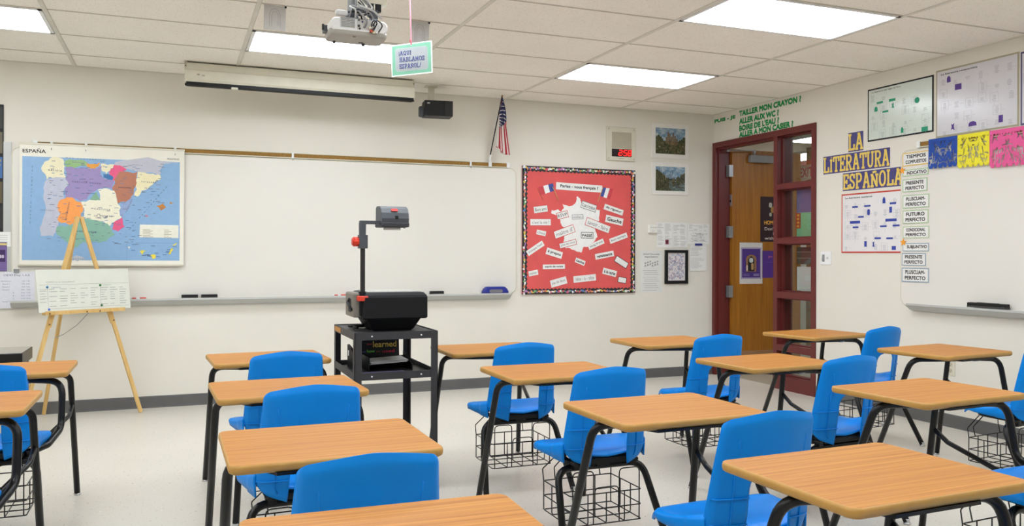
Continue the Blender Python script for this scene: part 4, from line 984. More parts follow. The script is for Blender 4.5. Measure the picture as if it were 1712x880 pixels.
for y, z, lab in ((-2.443, 1.882, 'orange paper star at the left end of the INDICATIVO card'), (-2.455, 1.333, 'orange paper star at the left end of the SUBJUNTIVO card')):
    mb = MB(); mb.prism([((0.032 if k % 2 == 0 else 0.014)*math.sin(k*PI/5), (0.032 if k % 2 == 0 else 0.014)*math.cos(k*PI/5)) for k in range(10)], 0, 0.0012, C((248, 164, 44)))
    fin(mb, 'paper_star', lab, 'star', rw(y, z, 0.0158), RIGHT, 'orange paper stars')

# cut paper banners
def picado(ya, yb, zt, zb, cc, seed, label):
    w_, h_ = ya - yb, zt - zb
    r = random.Random(seed); NX, NZ = 60, 56
    hole = set()
    motifs = []
    for _ in range(26): motifs.append((r.uniform(0.06, 0.48), r.uniform(0.14, 0.86), r.uniform(0.010, 0.02), r.uniform(0.05, 0.12), r.choice((-0.45, -0.2, 0.0, 0.2, 0.5, 1.3))))
    motifs += [(0.5, 0.36, 0.03, 0.022, 0), (0.5, 0.66, 0.02, 0.03, 0)]
    for i in range(NX):
        for j in range(NZ):
            x, z = (i + 0.5)/NX, (j + 0.5)/NZ
            u = min(x, 1 - x)
            for a, b, ra, rb, ang in motifs:
                dx, dz = u - a, z - b; p = dx*math.cos(ang) + dz*math.sin(ang); q = -dx*math.sin(ang) + dz*math.cos(ang)
                if (p/ra)**2 + (q/rb)**2 < 1 and 0.03 < u: hole.add((i, j))
            if i % 5 == 2 and j in (6, 7): hole.add((i, j))
            if j >= NZ - 4 and abs((x*6) % 1 - 0.5) > 0.5 - 0.22*(j - NZ + 5)/4: hole.add((i, j))
    t = thing('paper_banner', label, 'banner', rw((ya + yb)/2, zt, 0.03), RIGHT, group='cut paper banners')
    mb = MB(); V = {}
    def vv(i, j):
        if (i, j) not in V: V[(i, j)] = mb.v((-w_/2 + w_*i/NX, -h_*j/NZ, 0.003 + 0.004*math.sin(i*0.35 + seed)*j/NZ))
        return V[(i, j)]
    m = mat('tissue_%d' % seed, cc, 0.7, var=0.05, scale=20)
    for i in range(NX):
        for j in range(NZ):
            if (i, j) not in hole: mb.face([vv(i, j), vv(i+1, j), vv(i+1, j+1), vv(i, j+1)], m, True)
    o = mb.build('tissue', t); md = o.modifiers.new('thickness', 'SOLIDIFY'); md.thickness = 0.0006
    mb = MB(); mb.box((-w_/2, -0.012, -0.0005), (w_/2, 0.001, 0.0015), m); mb.build('top_fold', t)
picado(-2.70, -2.945, 2.085, 1.868, (22, 72, 164), 1, 'blue cut-paper banner hanging from the rail, leftmost and next to the bare rail end')
picado(-2.945, -3.196, 2.085, 1.852, (238, 226, 46), 2, 'yellow cut-paper banner hanging from the rail between the blue and pink ones')
picado(-3.197, -3.46, 2.082, 1.828, (232, 92, 152), 3, 'pink cut-paper banner hanging from the rail at the right edge of the photo')

# ------------------------------------------------------------------ hung from the ceiling
t = thing('projection_screen', 'long cream roll-down screen housing hung under the ceiling near the front wall', 'screen', (-4.22, -0.47, 0))
mb = MB(); mb.prism_x([(-0.06, 2.668), (-0.063, 2.66), (-0.063, 2.617), (-0.074, 2.612), (-0.080, 2.605), (-0.080, 2.54), (-0.065, 2.52), (0.05, 2.52), (0.07, 2.54), (0.07, 2.668)], -0.885, 0.885, BEIGE)
mb.build('housing', t)
mb = MB(); mb.box((-0.875, -0.068, 2.498), (0.878, 0.0, 2.5235), BLACK); mb.cyl((-0.885, -0.05, 2.503), (0.885, -0.05, 2.503), 0.0085, BLACK); mb.build('slot_bar', t)
mb = MB(); mb.slab(0.05, 0.03, 2.487, 2.503, 0.01, C((230, 226, 210)), cx=-0.53, cy=-0.06, bev=0.003); mb.build('pull_tab', t)
for x in (-0.888, 0.87):
    mb = MB(); mb.box((x, -0.05, 2.62), (x + 0.018, -0.0, H), BEIGE); mb.box((x + 0.003, -0.0655, 2.628), (x + 0.015, -0.05, 2.668), C((206, 198, 176))); mb.cyl((x + 0.009, -0.068, 2.642), (x + 0.009, -0.064, 2.642), 0.005, DGREY, n=8); mb.build('bracket', t)
mb = MB(); mb.slab(0.02, 0.012, 0, 0.001, 0.002, C((176, 160, 140)), -0.79, 2.578); mb.slab(0.022, 0.012, 0, 0.001, 0.002, C((190, 180, 160)), -0.755, 2.573); mb.build('sticker', t, (0, -0.0802, 0), FRONT)

t = thing('wall_speaker', 'black loudspeaker on a beige ceiling bracket right of the roll-down screen', 'speaker', (-3.10, -0.35, 2.475), (0, 0, -0.12))
mb = MB(); mb.box((-0.1, -0.07, -0.065), (0.14, 0.09, 0.065), BLACK); mb.build('cabinet', t)
mb = MB(); mb.box((-0.095, -0.076, -0.06), (0.06, -0.07, 0.06), C((34, 34, 36), 0.9)); mb.build('grille', t)
mb = MB(); mb.slab(0.024, 0.010, 0, 0.001, 0.002, C((190, 190, 190)), -0.07, 0.04); mb.build('badge', t, (0, -0.0765, 0), FRONT)
mb = MB(); mb.box((0.072, -0.073, -0.06), (0.135, -0.07, 0.06), C((30, 29, 30))); mb.slab(0.01, 0.03, 0, 0.001, 0.003, C((70, 66, 66)), 0.11, 0.0); mb.build('port_panel', t)
mb = MB(); mb.prism([(-0.13, 0.06), (-0.1, 0.0), (-0.1, 0.09)], -0.06, 0.03, DGREY); mb.box((-0.135, 0.0, -0.055), (-0.1, 0.07, 0.02), DGREY); mb.build('bracket', t)
mb = MB(); mb.box((-0.055, 0.02, 0.065), (-0.005, 0.05, 0.20), BEIGE); mb.slab(0.11, 0.09, 0.197, 0.2045, 0.004, BEIGE, -0.03, 0.035, bev=0.001); mb.build('ceiling_bracket', t)

# hanging grey cards
for x, lab in ((-4.636, 'grey card with an arch drawing hanging from the ceiling grid left of the projector'), (-3.768, 'grey card with an arch drawing hanging from the ceiling grid behind the green sign')):
    t = thing('hanging_card', lab, 'card', (x, -2.24, H - 0.004), FRONT, group='grey cards hanging from the ceiling')
    mb = MB(); mb.prism([(-0.062, -0.142), (0.06, -0.145), (0.062, -0.002), (-0.06, 0.0)], 0, 0.0012, C((200, 199, 196)))
    for a, cc in ((0.03, (176, 176, 174)), (0.018, (182, 182, 180))): mb.stroke([(-a, -0.125 if a > 0.02 else -0.12), (-a, -0.06)] + [(-a*math.cos(q), -0.06 + a*1.4*math.sin(q)) for q in (0.3, 0.8, 1.3, 1.57, 1.85, 2.35, 2.85)] + [(a, -0.06), (a, -0.125 if a > 0.02 else -0.12)], 0.004, 0.0012, 0.0015, C(cc))
    mb.build('paper', t)
    mb = MB(); mb.box((0.056, -0.01, 0.0012), (0.066, 0.003, 0.006), BLACK); mb.box((0.054, -0.14, -0.003), (0.0565, -0.0, 0.0), C((70, 68, 66))); mb.build('clip', t)

# hanging sign
S0 = Vector((-4.5, 0, 0))
t = thing('hanging_sign', 'mint green bordered sign reading Aqui hablamos espanol hanging on a pink cord', 'sign', (-4.022, -3.0, 2.257), (PI/2, math.radians(-2.0), math.radians(-36)))
sw, sh = 0.228, 0.172
mb = MB(); mb.prism([(-sw/2, -sh/2), (sw/2, -sh/2 + 0.004), (sw/2 + 0.001, sh/2), (-sw/2, sh/2 - 0.006)], 0, 0.0015, C((222, 236, 222), 0.25))
mb.prism([(-sw/2 + 0.005, -sh/2 + 0.006), (sw/2 - 0.006, -sh/2 + 0.010), (sw/2 - 0.005, sh/2 - 0.005), (-sw/2 + 0.006, sh/2 - 0.011)], 0.0015, 0.002, C((112, 164, 138), 0.3))
mb.slab(sw*0.80, sh*0.72, 0.002, 0.0023, 0.016, C((148, 162, 156), 0.3)); mb.slab(sw*0.76, sh*0.66, 0.0023, 0.0026, 0.014, C((150, 153, 153), 0.3))
NAVY = C((44, 56, 118))
for s_, x, y, w_, h_ in (('¡AQUÍ', -0.036, 0.034, 0.072, 0.021), ('HABLAMOS', 0.002, 0.0, 0.140, 0.023), ('ESPAÑOL!', -0.009, -0.035, 0.120, 0.023)):
    mb.T = Matrix.Translation((x, y, 0)); slab_words(mb, s_, w_, h_, 0.0026, NAVY, 0.17)
mb.T = Matrix.Identity(4)
mb.slab(0.008, 0.008, 0.0026, 0.003, 0.0039, C((250, 250, 250)), 0.0, sh/2 - 0.012); mb.build('card', t)
mb = MB()
p0 = Vector((0.0, sh/2 - 0.012, 0.003))
mb.tube([(0.0, sh/2 - 0.012, 0.0035), (0.001, sh/2 + 0.006, 0.002), (0.0, 0.2, 0.0), (0.001, 0.3, 0.001), (0.0, H - 2.257 - 0.0035, 0.0)], 0.0035, C((206, 116, 128)), n=6)
for k in range(26): mb.lathe([(0.003, -0.004), (0.0045, 0), (0.003, 0.004)], C((242, 178, 186)), n=6, c=(0.0, 0, 0)) if 0 else None
mb.tube([(-0.004, sh/2 + 0.002, 0.002), (-0.006, sh/2 + 0.012, 0.003), (0.003, sh/2 + 0.016, 0.004)], 0.003, C((228, 110, 124)), n=6)
mb.build('cord', t)

# ceiling projector
pj = thing('ceiling_projector', 'white video projector hung from the ceiling with a bundle of cables', 'projector', (-4.398, -3.41, 2.262))
PW = mat('projector_white', (238, 238, 236), 0.4); PG = mat('projector_grey', (172, 168, 158), 0.5)
mb = MB()
def pl(i, z, dx=0): return [(x, y, z) for x, y in rrect(0.262 - 2*i, 0.165 - 2*i, 0.03, 5)]
mb.layers([pl(0.004, -0.04), pl(0, -0.034), pl(0, -0.012)], PG, smooth=True); mb.build('lower_case', pj)
mb = MB()
mb.layers([[(x, z) for x, z in ()]] if 0 else [[(x*1.0, yy, z + 0.006) for x, z in rrect(0.262 - 2*i, 0.062 - 2*i, 0.028 - i, 6)] for i, yy in ((0.008, -0.084), (0.001, -0.079), (0.0, 0.07), (0.006, 0.08))], PW, smooth=True)
mb.build('upper_case', pj)
mb = MB(); mb.box((-0.088, -0.0865, -0.008), (-0.02, -0.084, 0.036), C((214, 214, 214)))
for i in range(6): mb.box((-0.084, -0.0885, -0.005 + i*0.0068), (-0.024, -0.0863, -0.0018 + i*0.0068), MGREY if i % 2 else C((150, 146, 130)))
for i in range(4): mb.box((-0.084 + 0.02*i, -0.089, -0.006), (-0.082 + 0.02*i, -0.0862, 0.034), C((200, 200, 196)))
mb.build('vent_grille', pj)
mb = MB(); mb.box((-0.012, -0.087, -0.010), (0.055, -0.084, 0.034), C((206, 204, 198)))
for x, z, rr, cc in ((-0.004, 0.03, 0.004, (40, 40, 42)), (-0.004, 0.004, 0.006, (40, 40, 44)), (0.0, -0.008, 0.005, (60, 60, 64)), (0.012, 0.024, 0.004, (50, 60, 110)), (0.02, 0.0, 0.004, (70, 70, 70)), (0.03, 0.018, 0.004, (40, 40, 40))): mb.cyl((x, -0.0895, z), (x, -0.086, z), rr, C(cc), n=8)
mb.build('connector_panel', pj)
mb = MB(); mb.cyl((0.06, 0.07, 0.008), (0.06, 0.098, 0.008), 0.026, DGREY, n=18); mb.cyl((0.06, 0.097, 0.008), (0.06, 0.100, 0.008), 0.020, C((60, 70, 90), 0.1), n=18); mb.build('lens', pj)
mb = MB(); mb.slab(0.022, 0.010, -0.0425, -0.039, 0.004, DGREY, 0.03, 0.035); mb.slab(0.014, 0.008, -0.0425, -0.039, 0.003, C((120, 116, 104)), -0.02, -0.062); mb.cyl((0.045, 0.055, -0.05), (0.045, 0.055, -0.04), 0.008, DGREY); mb.cyl((-0.09, 0.055, -0.05), (-0.09, 0.055, -0.04), 0.006, DGREY); mb.build('foot', pj)
mb = MB(); mb.box((-0.145, 0.0, -0.012), (-0.129, 0.05, 0.016), DGREY); mb.box((-0.152, 0.008, -0.004), (-0.144, 0.02, 0.022), BLACK); mb.build('side_latch', pj)
mb = MB(); mb.box((-0.05, -0.04, 0.043), (0.05, 0.05, 0.052), MGREY); mb.tube([(-0.018, -0.0, 0.05), (-0.018, -0.0, H - 2.262)], 0.021, MGREY, n=14); mb.cyl((-0.018, 0, H - 2.262 - 0.012), (-0.018, 0, H - 2.262 - 0.0055), 0.055, MGREY, n=20); mb.cyl((-0.018, 0, 0.05), (-0.018, 0, 0.075), 0.03, DGREY); mb.build('mount_pole', pj)
mb = MB(); mb.box((0.03, -0.03, 0.13), (0.14, 0.03, 0.165), CREAMP); mb.tube([(0.02, 0.0, 0.165), (0.02, 0.0, H - 2.262 - 0.0055)], 0.008, CREAMP, n=8); mb.box((0.018, -0.012, 0.15), (0.035, 0.012, 0.17), CREAMP); mb.build('outlet_box', pj)
cab = bpy.data.objects.new('cable_bundle', None); COL.objects.link(cab); cab.parent = pj
r = random.Random(2)
def cable(P, rr, m):
    mb = MB(); mb.tube(P, rr, m, n=6, fil=0.03, fseg=4); mb.build('cable', cab)
for k in range(7):
    a = r.uniform(-0.05, 0.02)
    cable([(-0.08 + 0.03*k, -0.088, r.uniform(0.03, 0.05)), (-0.06 + 0.02*k, -0.105, r.uniform(0.055, 0.08)), (-0.03 + a, -0.03 - 0.01*k, r.uniform(0.075, 0.10)), (0.02 + 0.01*k, -0.045, r.uniform(0.06, 0.10)), (-0.02 + 0.008*k, -0.03, 0.10 + 0.01*k)], r.uniform(0.003, 0.0055), (DGREY, MGREY, C((200, 200, 198)), BLACK)[k % 4])
cable([(0.022, -0.09, 0.0), (0.03, -0.12, 0.02), (0.0, -0.11, 0.055), (-0.01, -0.05, 0.09), (0.0, -0.01, 0.3)], 0.005, MGREY)
cable([(0.06, -0.085, -0.018), (0.075, -0.12, 0.02), (0.055, -0.11, 0.03), (0.05, -0.088, -0.005)], 0.0028, BLACK)
cable([(0.085, -0.085, -0.018), (0.10, -0.125, 0.008), (0.07, -0.115, 0.034), (0.06, -0.088, 0.01)], 0.0028, BLACK)
cable([(0.05, -0.086, -0.02), (0.052, -0.115, -0.012), (0.066, -0.105, 0.0), (0.06, -0.05, 0.05), (0.06, -0.03, 0.13)], 0.0028, C((60, 50, 46)))
cable([(0.10, -0.0, 0.13), (0.10, -0.01, 0.08), (0.06, -0.03, 0.06), (0.04, -0.06, 0.07)], 0.004, BLACK)
cable([(0.065, -0.0, 0.13), (0.066, -0.01, 0.09), (0.03, -0.03, 0.07), (0.0, -0.06, 0.06)], 0.004, BLACK)
for x in (0.065, 0.10):
    mb = MB(); mb.box((x - 0.012, -0.028, 0.095), (x + 0.012, -0.004, 0.13), BLACK); mb.build('plug', cab)
mb = MB(); mb.box((0.062, -0.03, 0.058), (0.096, 0.0, 0.10), DGREY); mb.build('power_brick', cab)
for x, z, cc in ((0.05, -0.014, (226, 84, 50)), (0.062, -0.02, (236, 226, 190)), (0.075, -0.018, (240, 240, 238)), (0.044, 0.0, (238, 232, 214))):
    mb = MB(); mb.cyl((x, -0.085, z), (x, -0.108, z - 0.004), 0.0055, C(cc), n=8); mb.build('cable_plug', cab)
mb = MB(); mb.layers([[(-0.085 + a, b - 0.1, 0.05 + z) for a, b in rrect(0.055 - 2*i, 0.03 - 2*i, 0.012, 4)] for i, z in ((0.006, -0.012), (0, -0.006), (0, 0.006), (0.006, 0.012))], C((216, 216, 216)), smooth=True); mb.build('cable_adapter', cab)

# ------------------------------------------------------------------ flag
fl = thing('flag', 'small United States flag hanging from a slanted black pole above the rail', 'flag', fw(-2.486, 2.14, 0.055))
top = Vector((0.08, -0.115, 0.572))
mb = MB(); mb.cyl((0, 0, 0), tuple(top*0.93), 0.0055, BLACK, n=8); mb.build('pole', fl)
mb = MB(); d = top.normalized(); mb.cyl(tuple(top*0.925), tuple(top*0.94), 0.009, C((190, 150, 70), 0.3), n=8); mb.cyl(tuple(top*0.94), tuple(top*0.975), 0.010, C((190, 150, 70), 0.3), 0.008, n=8); mb.cyl(tuple(top*0.975), tuple(top*1.01), 0.008, C((190, 150, 70), 0.3), 0.001, n=8); mb.build('finial', fl)
FR, FWh, FB = C((176, 36, 48), 0.7), C((236, 230, 224), 0.7), C((34, 38, 84), 0.7)
mb = MB(); NS, NT = 26, 26
def clothp(s_, t_):
    """s: stripe position 0..1 from the free outer edge inward, the last stripes folded behind; t 0..1 down the hang"""
    q = s_/0.62 if s_ < 0.62 else 1 - (s_ - 0.62)/0.38*0.8
    back = 0.0 if s_ < 0.62 else 0.016 + 0.012*math.sin((s_ - 0.62)*8)
    hp = top*(0.92 - 0.30*q)
    drop = Vector((0.080 - 0.098*q, 0, -0.525 + 0.255*q))
    p = hp + drop*t_ + Vector((0, back*min(1, t_*3) - 0.012, 0))
    if t_ < 0.5: p.x += 0.030*(1 - q)*math.sin(PI*t_/0.5)*0.5
    p.y += 0.013*math.sin(q*13 + t_*1.4)*min(1, t_*3)
    p.z -= 0.03*math.sin(q*PI)*t_
    return p
V = [[mb.v(clothp(i/NS, j/NT)) for j in range(NT + 1)] for i in range(NS + 1)]
for i in range(NS):
    stripe = i*13//NS
    for j in range(NT):
        m = FB if (stripe < 7 and j < NT*0.42) else (FR if stripe % 2 == 0 else FWh)
        mb.face([V[i][j], V[i+1][j], V[i+1][j+1], V[i][j+1]], m, True)
st = MB()
for i in range(1, 14, 2):
    for j in range(1 + (i//2) % 2, 11, 2):
        c = clothp((i + 0.5)/NS, (j + 0.6)/NT); c.y -= 0.003
        st.layers([[tuple(c + Vector((0.0062*(1 if q % 2 == 0 else 0.45)*math.sin(q*PI/5), dy, 0.0062*(1 if q % 2 == 0 else 0.45)*math.cos(q*PI/5)))) for q in range(10)] for dy in (0.001, -0.001)], FWh)
so = st.build('stars', fl)
o = mb.build('cloth', fl); md = o.modifiers.new('thickness', 'SOLIDIFY'); md.thickness = 0.0008

# ------------------------------------------------------------------ easel with chart, black side table
EC = Vector((-5.77, -0.45, 0)); EA = math.radians(35.4)
ea = thing('easel', 'light wooden tripod easel holding a white chart in front of the Spain map', 'easel', EC, (0, 0, EA))
apex = Vector((0.0, 0.10, 1.50))
def stick(mb, a, b, w_, d_, m=PINE):
    a, b = Vector(a), Vector(b); z = (b - a).normalized(); x = Vector((0, 1, 0)).cross(z).normalized(); y = z.cross(x)
    mb.layers([[tuple(p + x*sx*w_/2 + y*sy*d_/2) for sx, sy in ((-1, -1), (1, -1), (1, 1), (-1, 1))] for p in (a, b)], m)
fl_ = Vector((-0.47, 0.0, 0.005)); fr_ = Vector((0.44, 0.0, 0.005)); fb_ = Vector((-0.02, 0.53, 0.005))
for f_, dx in ((fl_, -0.012), (fr_, 0.012)):
    mb = MB(); stick(mb, f_, apex + Vector((dx, -0.012, 0)), 0.026, 0.017)
    q = f_.lerp(apex, 0.47) + Vector((0, -0.006, 0)); stick(mb, q, f_.lerp(apex, 0.555) + Vector((0, -0.006, 0)), 0.03, 0.02)
    mb.cyl(tuple(q + Vector((0, -0.012, 0.02))), tuple(q + Vector((0, -0.018, 0.02))), 0.006, C((140, 110, 60)), n=8)
    mb.build('leg', ea)
mb = MB(); stick(mb, fb_, apex + Vector((-0.005, 0.012, -0.01)), 0.022, 0.017); tag(mb.build('leg', ea), 'rear leg', None)
mb = MB(); mb.cyl(tuple(apex + Vector((-0.03, 0, -0.012))), tuple(apex + Vector((0.03, 0, -0.012))), 0.005, STEEL, n=8); mb.build('hinge_bolt', ea)
ty = 0.012
mb = MB(); mb.T = Matrix.Translation((0.0, ty, 0.797))
mb.box((-0.30, -0.022, 0), (0.30, 0.022, 0.018), PINE); mb.box((-0.30, -0.026, 0), (0.30, -0.020, 0.026), PINE)
for x in (-0.27, 0.0, 0.1): mb.cyl((x, -0.028, 0.009), (x, -0.025, 0.009), 0.006, C((120, 96, 50)), n=8)
mb.build('ledge', ea)
mb = MB(); mb.tube([(0.03, ty, 0.797), (0.0, 0.12, 0.70), (-0.03, 0.24, 0.63), (-0.045, 0.33, 0.60)], 0.003, C((170, 166, 160)), n=6, fil=0.08); mb.build('chain', ea)
cpos = EC + Matrix.Rotation(EA, 3, 'Z') @ Vector((0.0, ty - 0.014, 0.8155))
ch = thing('easel_chart', 'white laminated Spanish vocabulary chart standing on the easel ledge', 'chart', cpos, (PI/2 - 0.07, 0, EA))
CS = Matrix.Diagonal((0.69/0.64, 0.300/0.262, 1, 1))
mb = MB(); CWd, CHt = 0.64, 0.262; mb.T = CS
mb.prism([(-CWd/2 + 0.005, 0), (CWd/2 + 0.005, 0.0), (CWd/2 - 0.005, CHt), (-CWd/2 - 0.01, CHt)], 0, 0.002, mat('chart_laminate', (228, 230, 218), 0.2, var=0.02))
mb.text('CÓMO es tu compañero?', -0.17, 0.185, C((140, 138, 128)), w=0.19, h=0.013, z=0.002)
G2 = C((150, 152, 148))
mb.box((-0.31, 0.168, 0.002), (0.315, 0.1695, 0.0023), G2); mb.box((-0.255, 0.02, 0.002), (-0.2535, 0.168, 0.0023), G2); mb.box((0.105, 0.02, 0.002), (0.1065, 0.168, 0.0023), G2); mb.box((-0.25, 0.02, 0.002), (0.315, 0.0215, 0.0023), G2)
mb.box((-0.31, 0.085, 0.002), (-0.255, 0.0862, 0.0023), G2); mb.box((-0.31, 0.14, 0.002), (-0.255, 0.1412, 0.0023), G2)
r = random.Random(9)
for c_ in range(8):
    for k in range(8):
        if r.random() < 0.12: continue
        x = -0.245 + 0.07*c_; y = 0.14 - 0.015*k
        mb.box((x, y, 0.002), (x + r.uniform(0.025, 0.055), y + 0.0032, 0.0023), C((164, 166, 160)))
for k in range(5): mb.box((-0.305, 0.13 - 0.017*k, 0.002), (-0.265 - 0.01*(k % 2), 0.133 - 0.017*k, 0.0023), C((172, 174, 168)))
for x, y, s_, cc in ((-0.20, 0.152, 'regulares', (110, 130, 180)), (0.155, 0.158, 'irregulares', (110, 160, 110))): mb.text(s_, x, y, C(cc), w=0.06, h=0.009, z=0.002)
mb.build('sheet', ch)
for x, y, cc in ((-0.257, 0.155, (60, 120, 170)), (-0.250, 0.018, (96, 122, 206)), (0.105, 0.158, (40, 120, 40)), (0.11, 0.028, (36, 96, 34))):
    mb = MB(); mb.T = Matrix.Translation((x*0.078, y*0.145, 0)); mb.lathe([(0.0085, 0), (0.0085, 0.003), (0.006, 0.006), (0.001, 0.007)], C(cc, 0.3), n=12, c=(x, y, 0.002)); mb.build('dot_magnet', ch)

bt = thing('side_table', 'black glossy-topped low table at the left edge, behind the nearest left desks', 'table', (-6.42, -0.95, 0))
mb = MB(); mb.slab(0.70, 0.42, 0.515, 0.595, 0.01, BLACKM, bev=0.004, mtop=GLOSSK); mb.build('tabletop', bt)
for x in (-0.31, 0.31):
    for y in (-0.17, 0.17):
        mb = MB(); mb.box((x - 0.02, y - 0.02, 0), (x + 0.02, y + 0.02, 0.516), BLACKM); mb.build('leg', bt)

# ------------------------------------------------------------------ projector cart
ct = thing('projector_cart', 'tall black metal cart carrying the overhead projector', 'cart', (-4.107, -2.753, 0))
hw, hd = 0.2185, 0.287
def shelf(z0, z1, zs):
    mb = MB()
    mb.box((-hw, -hd, z0), (hw, -hd + 0.004, z1), CARTM); mb.box((-hw, hd - 0.004, z0), (hw, hd, z1), CARTM)
    mb.box((-hw, -hd, z0), (-hw + 0.004, hd, z1), CARTM); mb.box((hw - 0.004, -hd, z0), (hw, hd, z1), CARTM)
    mb.box((-hw + 0.003, -hd + 0.003, zs - 0.004), (hw - 0.003, hd - 0.003, zs), CARTM)
    return mb
shelf(0.793, 0.832, 0.826).build('top_shelf', ct); shelf(0.588, 0.626, 0.60).build('middle_shelf', ct); shelf(0.10, 0.138, 0.112).build('bottom_shelf', ct)
for sx in (-1, 1):
    for sy in (-1, 1):
        mb = MB(); x0, x1 = sorted((sx*(hw + 0.001), sx*(hw - 0.036))); y0, y1 = sorted((sy*(hd + 0.003), sy*(hd - 0.0)))
        mb.box((x0, y0, 0.07), (x1, y1, 0.83), CARTM)
        x0, x1 = sorted((sx*(hw + 0.001), sx*(hw - 0.002))); y0, y1 = sorted((sy*(hd + 0.003), sy*(hd - 0.036)))
        mb.box((x0, y0, 0.07), (x1, y1, 0.83), CARTM); lg = mb.build('leg', ct)
        mb = MB(); cx, cy = sx*(hw - 0.018), sy*(hd - 0.018)
        mb.cyl((cx - 0.011, cy, 0.034), (cx + 0.011, cy, 0.034), 0.034, BLACK, n=18); mb.box((cx - 0.015, cy - 0.012, 0.034), (cx - 0.012, cy + 0.012, 0.075), STEEL); mb.box((cx + 0.012, cy - 0.012, 0.034), (cx + 0.015, cy + 0.012, 0.075), STEEL); mb.box((cx - 0.016, cy - 0.015, 0.07), (cx + 0.016, cy + 0.015, 0.076), STEEL)
        mb.build('caster', lg)
for x, z in ((0.13, 0.812), (0.13, 0.607), (-0.13, 0.607), (-0.13, 0.812)):
    mb = MB(); mb.cyl((x, -hd - 0.004, z), (x, -hd + 0.001, z), 0.0042, C((232, 232, 232)), n=10); mb.build('bolt', ct)
mb = MB(); mb.box((-hw - 0.0015, 0.10, 0.799), (-hw, 0.27, 0.825), C((196, 140, 66))); tag(mb.build('name_label', ct), 'tan tape label', None)

t = thing('message_board', 'black lettered board reading learned and how you used, propped inside the cart', 'sign', (-4.095, -2.60, 0.6005), (PI/2 - 0.1, 0, 0))
mb = MB(); mb.slab(0.225, 0.165, 0.0, 0.006, 0.002, C((22, 22, 26)), cy=0.0825)
mb.text('you', -0.058, 0.122, C((226, 60, 60)), w=0.03, h=0.011, z=0.006); mb.text('learned', 0.03, 0.122, C((236, 206, 96)), w=0.135, h=0.034, z=0.006, bold=0.02)
mb.text('and', -0.092, 0.083, C((110, 130, 200)), w=0.022, h=0.010, z=0.006); mb.text('how', -0.05, 0.085, C((130, 206, 90)), w=0.045, h=0.018, z=0.006, bold=0.02); mb.text('you', -0.008, 0.079, C((200, 110, 60)), w=0.022, h=0.010, z=0.006); mb.text('used', 0.05, 0.083, C((226, 50, 80)), w=0.07, h=0.018, z=0.006, bold=0.02)
mb.build('panel', t)
t = thing('paper_tray', 'black open paper tray on the middle shelf of the cart', 'tray', (-4.075, -2.72, 0.6005))
mb = MB(); mb.box((-0.13, -0.10, 0), (0.11, 0.09, 0.004), BLACK); mb.box((-0.13, -0.10, 0), (-0.126, 0.09, 0.075), BLACK); mb.prism_x([(-0.10, 0), (0.09, 0), (0.09, 0.085), (0.02, 0.075), (-0.10, 0.03)], 0.106, 0.112, BLACK); mb.box((-0.13, 0.085, 0), (0.11, 0.09, 0.06), BLACK); mb.build('tray_body', t)
r = random.Random(1)
for k in range(4):
    mb = MB(); mb.T = Matrix.Translation((-0.01, -0.01, 0.042 + 0.004*k)) @ Matrix.Rotation(r.uniform(-0.06, 0.06), 4, 'Z') @ Matrix.Rotation(-0.05, 4, 'Y')
    mb.box((-0.11, -0.09, 0), (0.095, 0.08, 0.002), PAPER)
    fin(mb, 'loose_paper', 'white papers lying in the black tray on the cart shelf', 'paper', (-4.075, -2.72, 0.6005), (0, 0, 0), 'loose papers in the cart tray')
t = thing('ring_binder', 'black binder lying open on the left side of the cart shelf', 'binder', (-4.27, -2.70, 0.6005), (0, 0, 0.0))
mb = MB(); mb.prism_x([(-0.13, 0), (0.14, 0), (0.14, 0.125), (0.06, 0.115), (-0.13, 0.06)], 0.0, 0.012, BLACK); mb.build('cover', t)
mb = MB(); mb.box((-0.0012, 0.095, 0.065), (0.0, 0.115, 0.095), PAPER); mb.build('spine_label', t)
t = thing('folder', 'dull purple folder lying flat on the middle shelf of the cart', 'folder', (-4.14, -2.93, 0.6005), (0, 0, 0.05))
mb = MB(); mb.slab(0.24, 0.16, 0, 0.004, 0.004, C((112, 106, 144))); mb.build('cover', t)

# ------------------------------------------------------------------ overhead projector
op = thing('overhead_projector', 'black overhead projector with raised arm and red-orange knob on the cart', 'projector', (-4.095, -2.80, 0.827))
mb = MB()
mb.layers([[(x, y, z) for x, y in rrect(a, b, 0.012, 3)] for a, b, z in ((0.205, 0.22, 0.0), (0.23, 0.24, 0.012), (0.292, 0.30, 0.068), (0.292, 0.30, 0.07))], BLACKM); mb.build('base', op)
mb = MB()
mb.layers([[(x, y, z) for x, y in rrect(0.348 - 2*i, 0.345 - 2*i, 0.012, 4)] for i, z in ((0.006, 0.066), (0.0, 0.072), (0.0, 0.178), (0.004, 0.190), (0.016, 0.203), (0.03, 0.206))], mat('ohp_body', (15, 16, 19), 0.5, spec=0.3)); mb.build('body', op)
mb = MB(); mb.box((-0.14, -0.13, 0.2055), (0.14, 0.13, 0.2085), C((196, 200, 198), 0.06)); mb.build('stage_glass', op)
mb = MB(); mb.layers([[(x - 0.19, y - 0.02, z) for x, y in rrect(0.05 - 2*i, 0.23 - 2*i, 0.012, 4)] for i, z in ((0.004, 0.075), (0, 0.08), (0, 0.195), (0.006, 0.202))], mat('ohp_side', (122, 116, 106), 0.5)); mb.build('side_housing', op)
mb = MB(); mb.box((-0.217, -0.06, 0.10), (-0.213, 0.0, 0.17), C((40, 40, 40))); mb.tube([(-0.215, -0.10, 0.11), (-0.228, -0.09, 0.13), (-0.228, -0.03, 0.15), (-0.215, -0.02, 0.17)], 0.006, BLACK, n=8, fil=0.02); mb.build('carry_handle', op)
mb = MB(); mb.box((-0.186, -0.146, 0.085), (-0.156, -0.116, 0.21), BLACK); mb.build('post_socket', op)
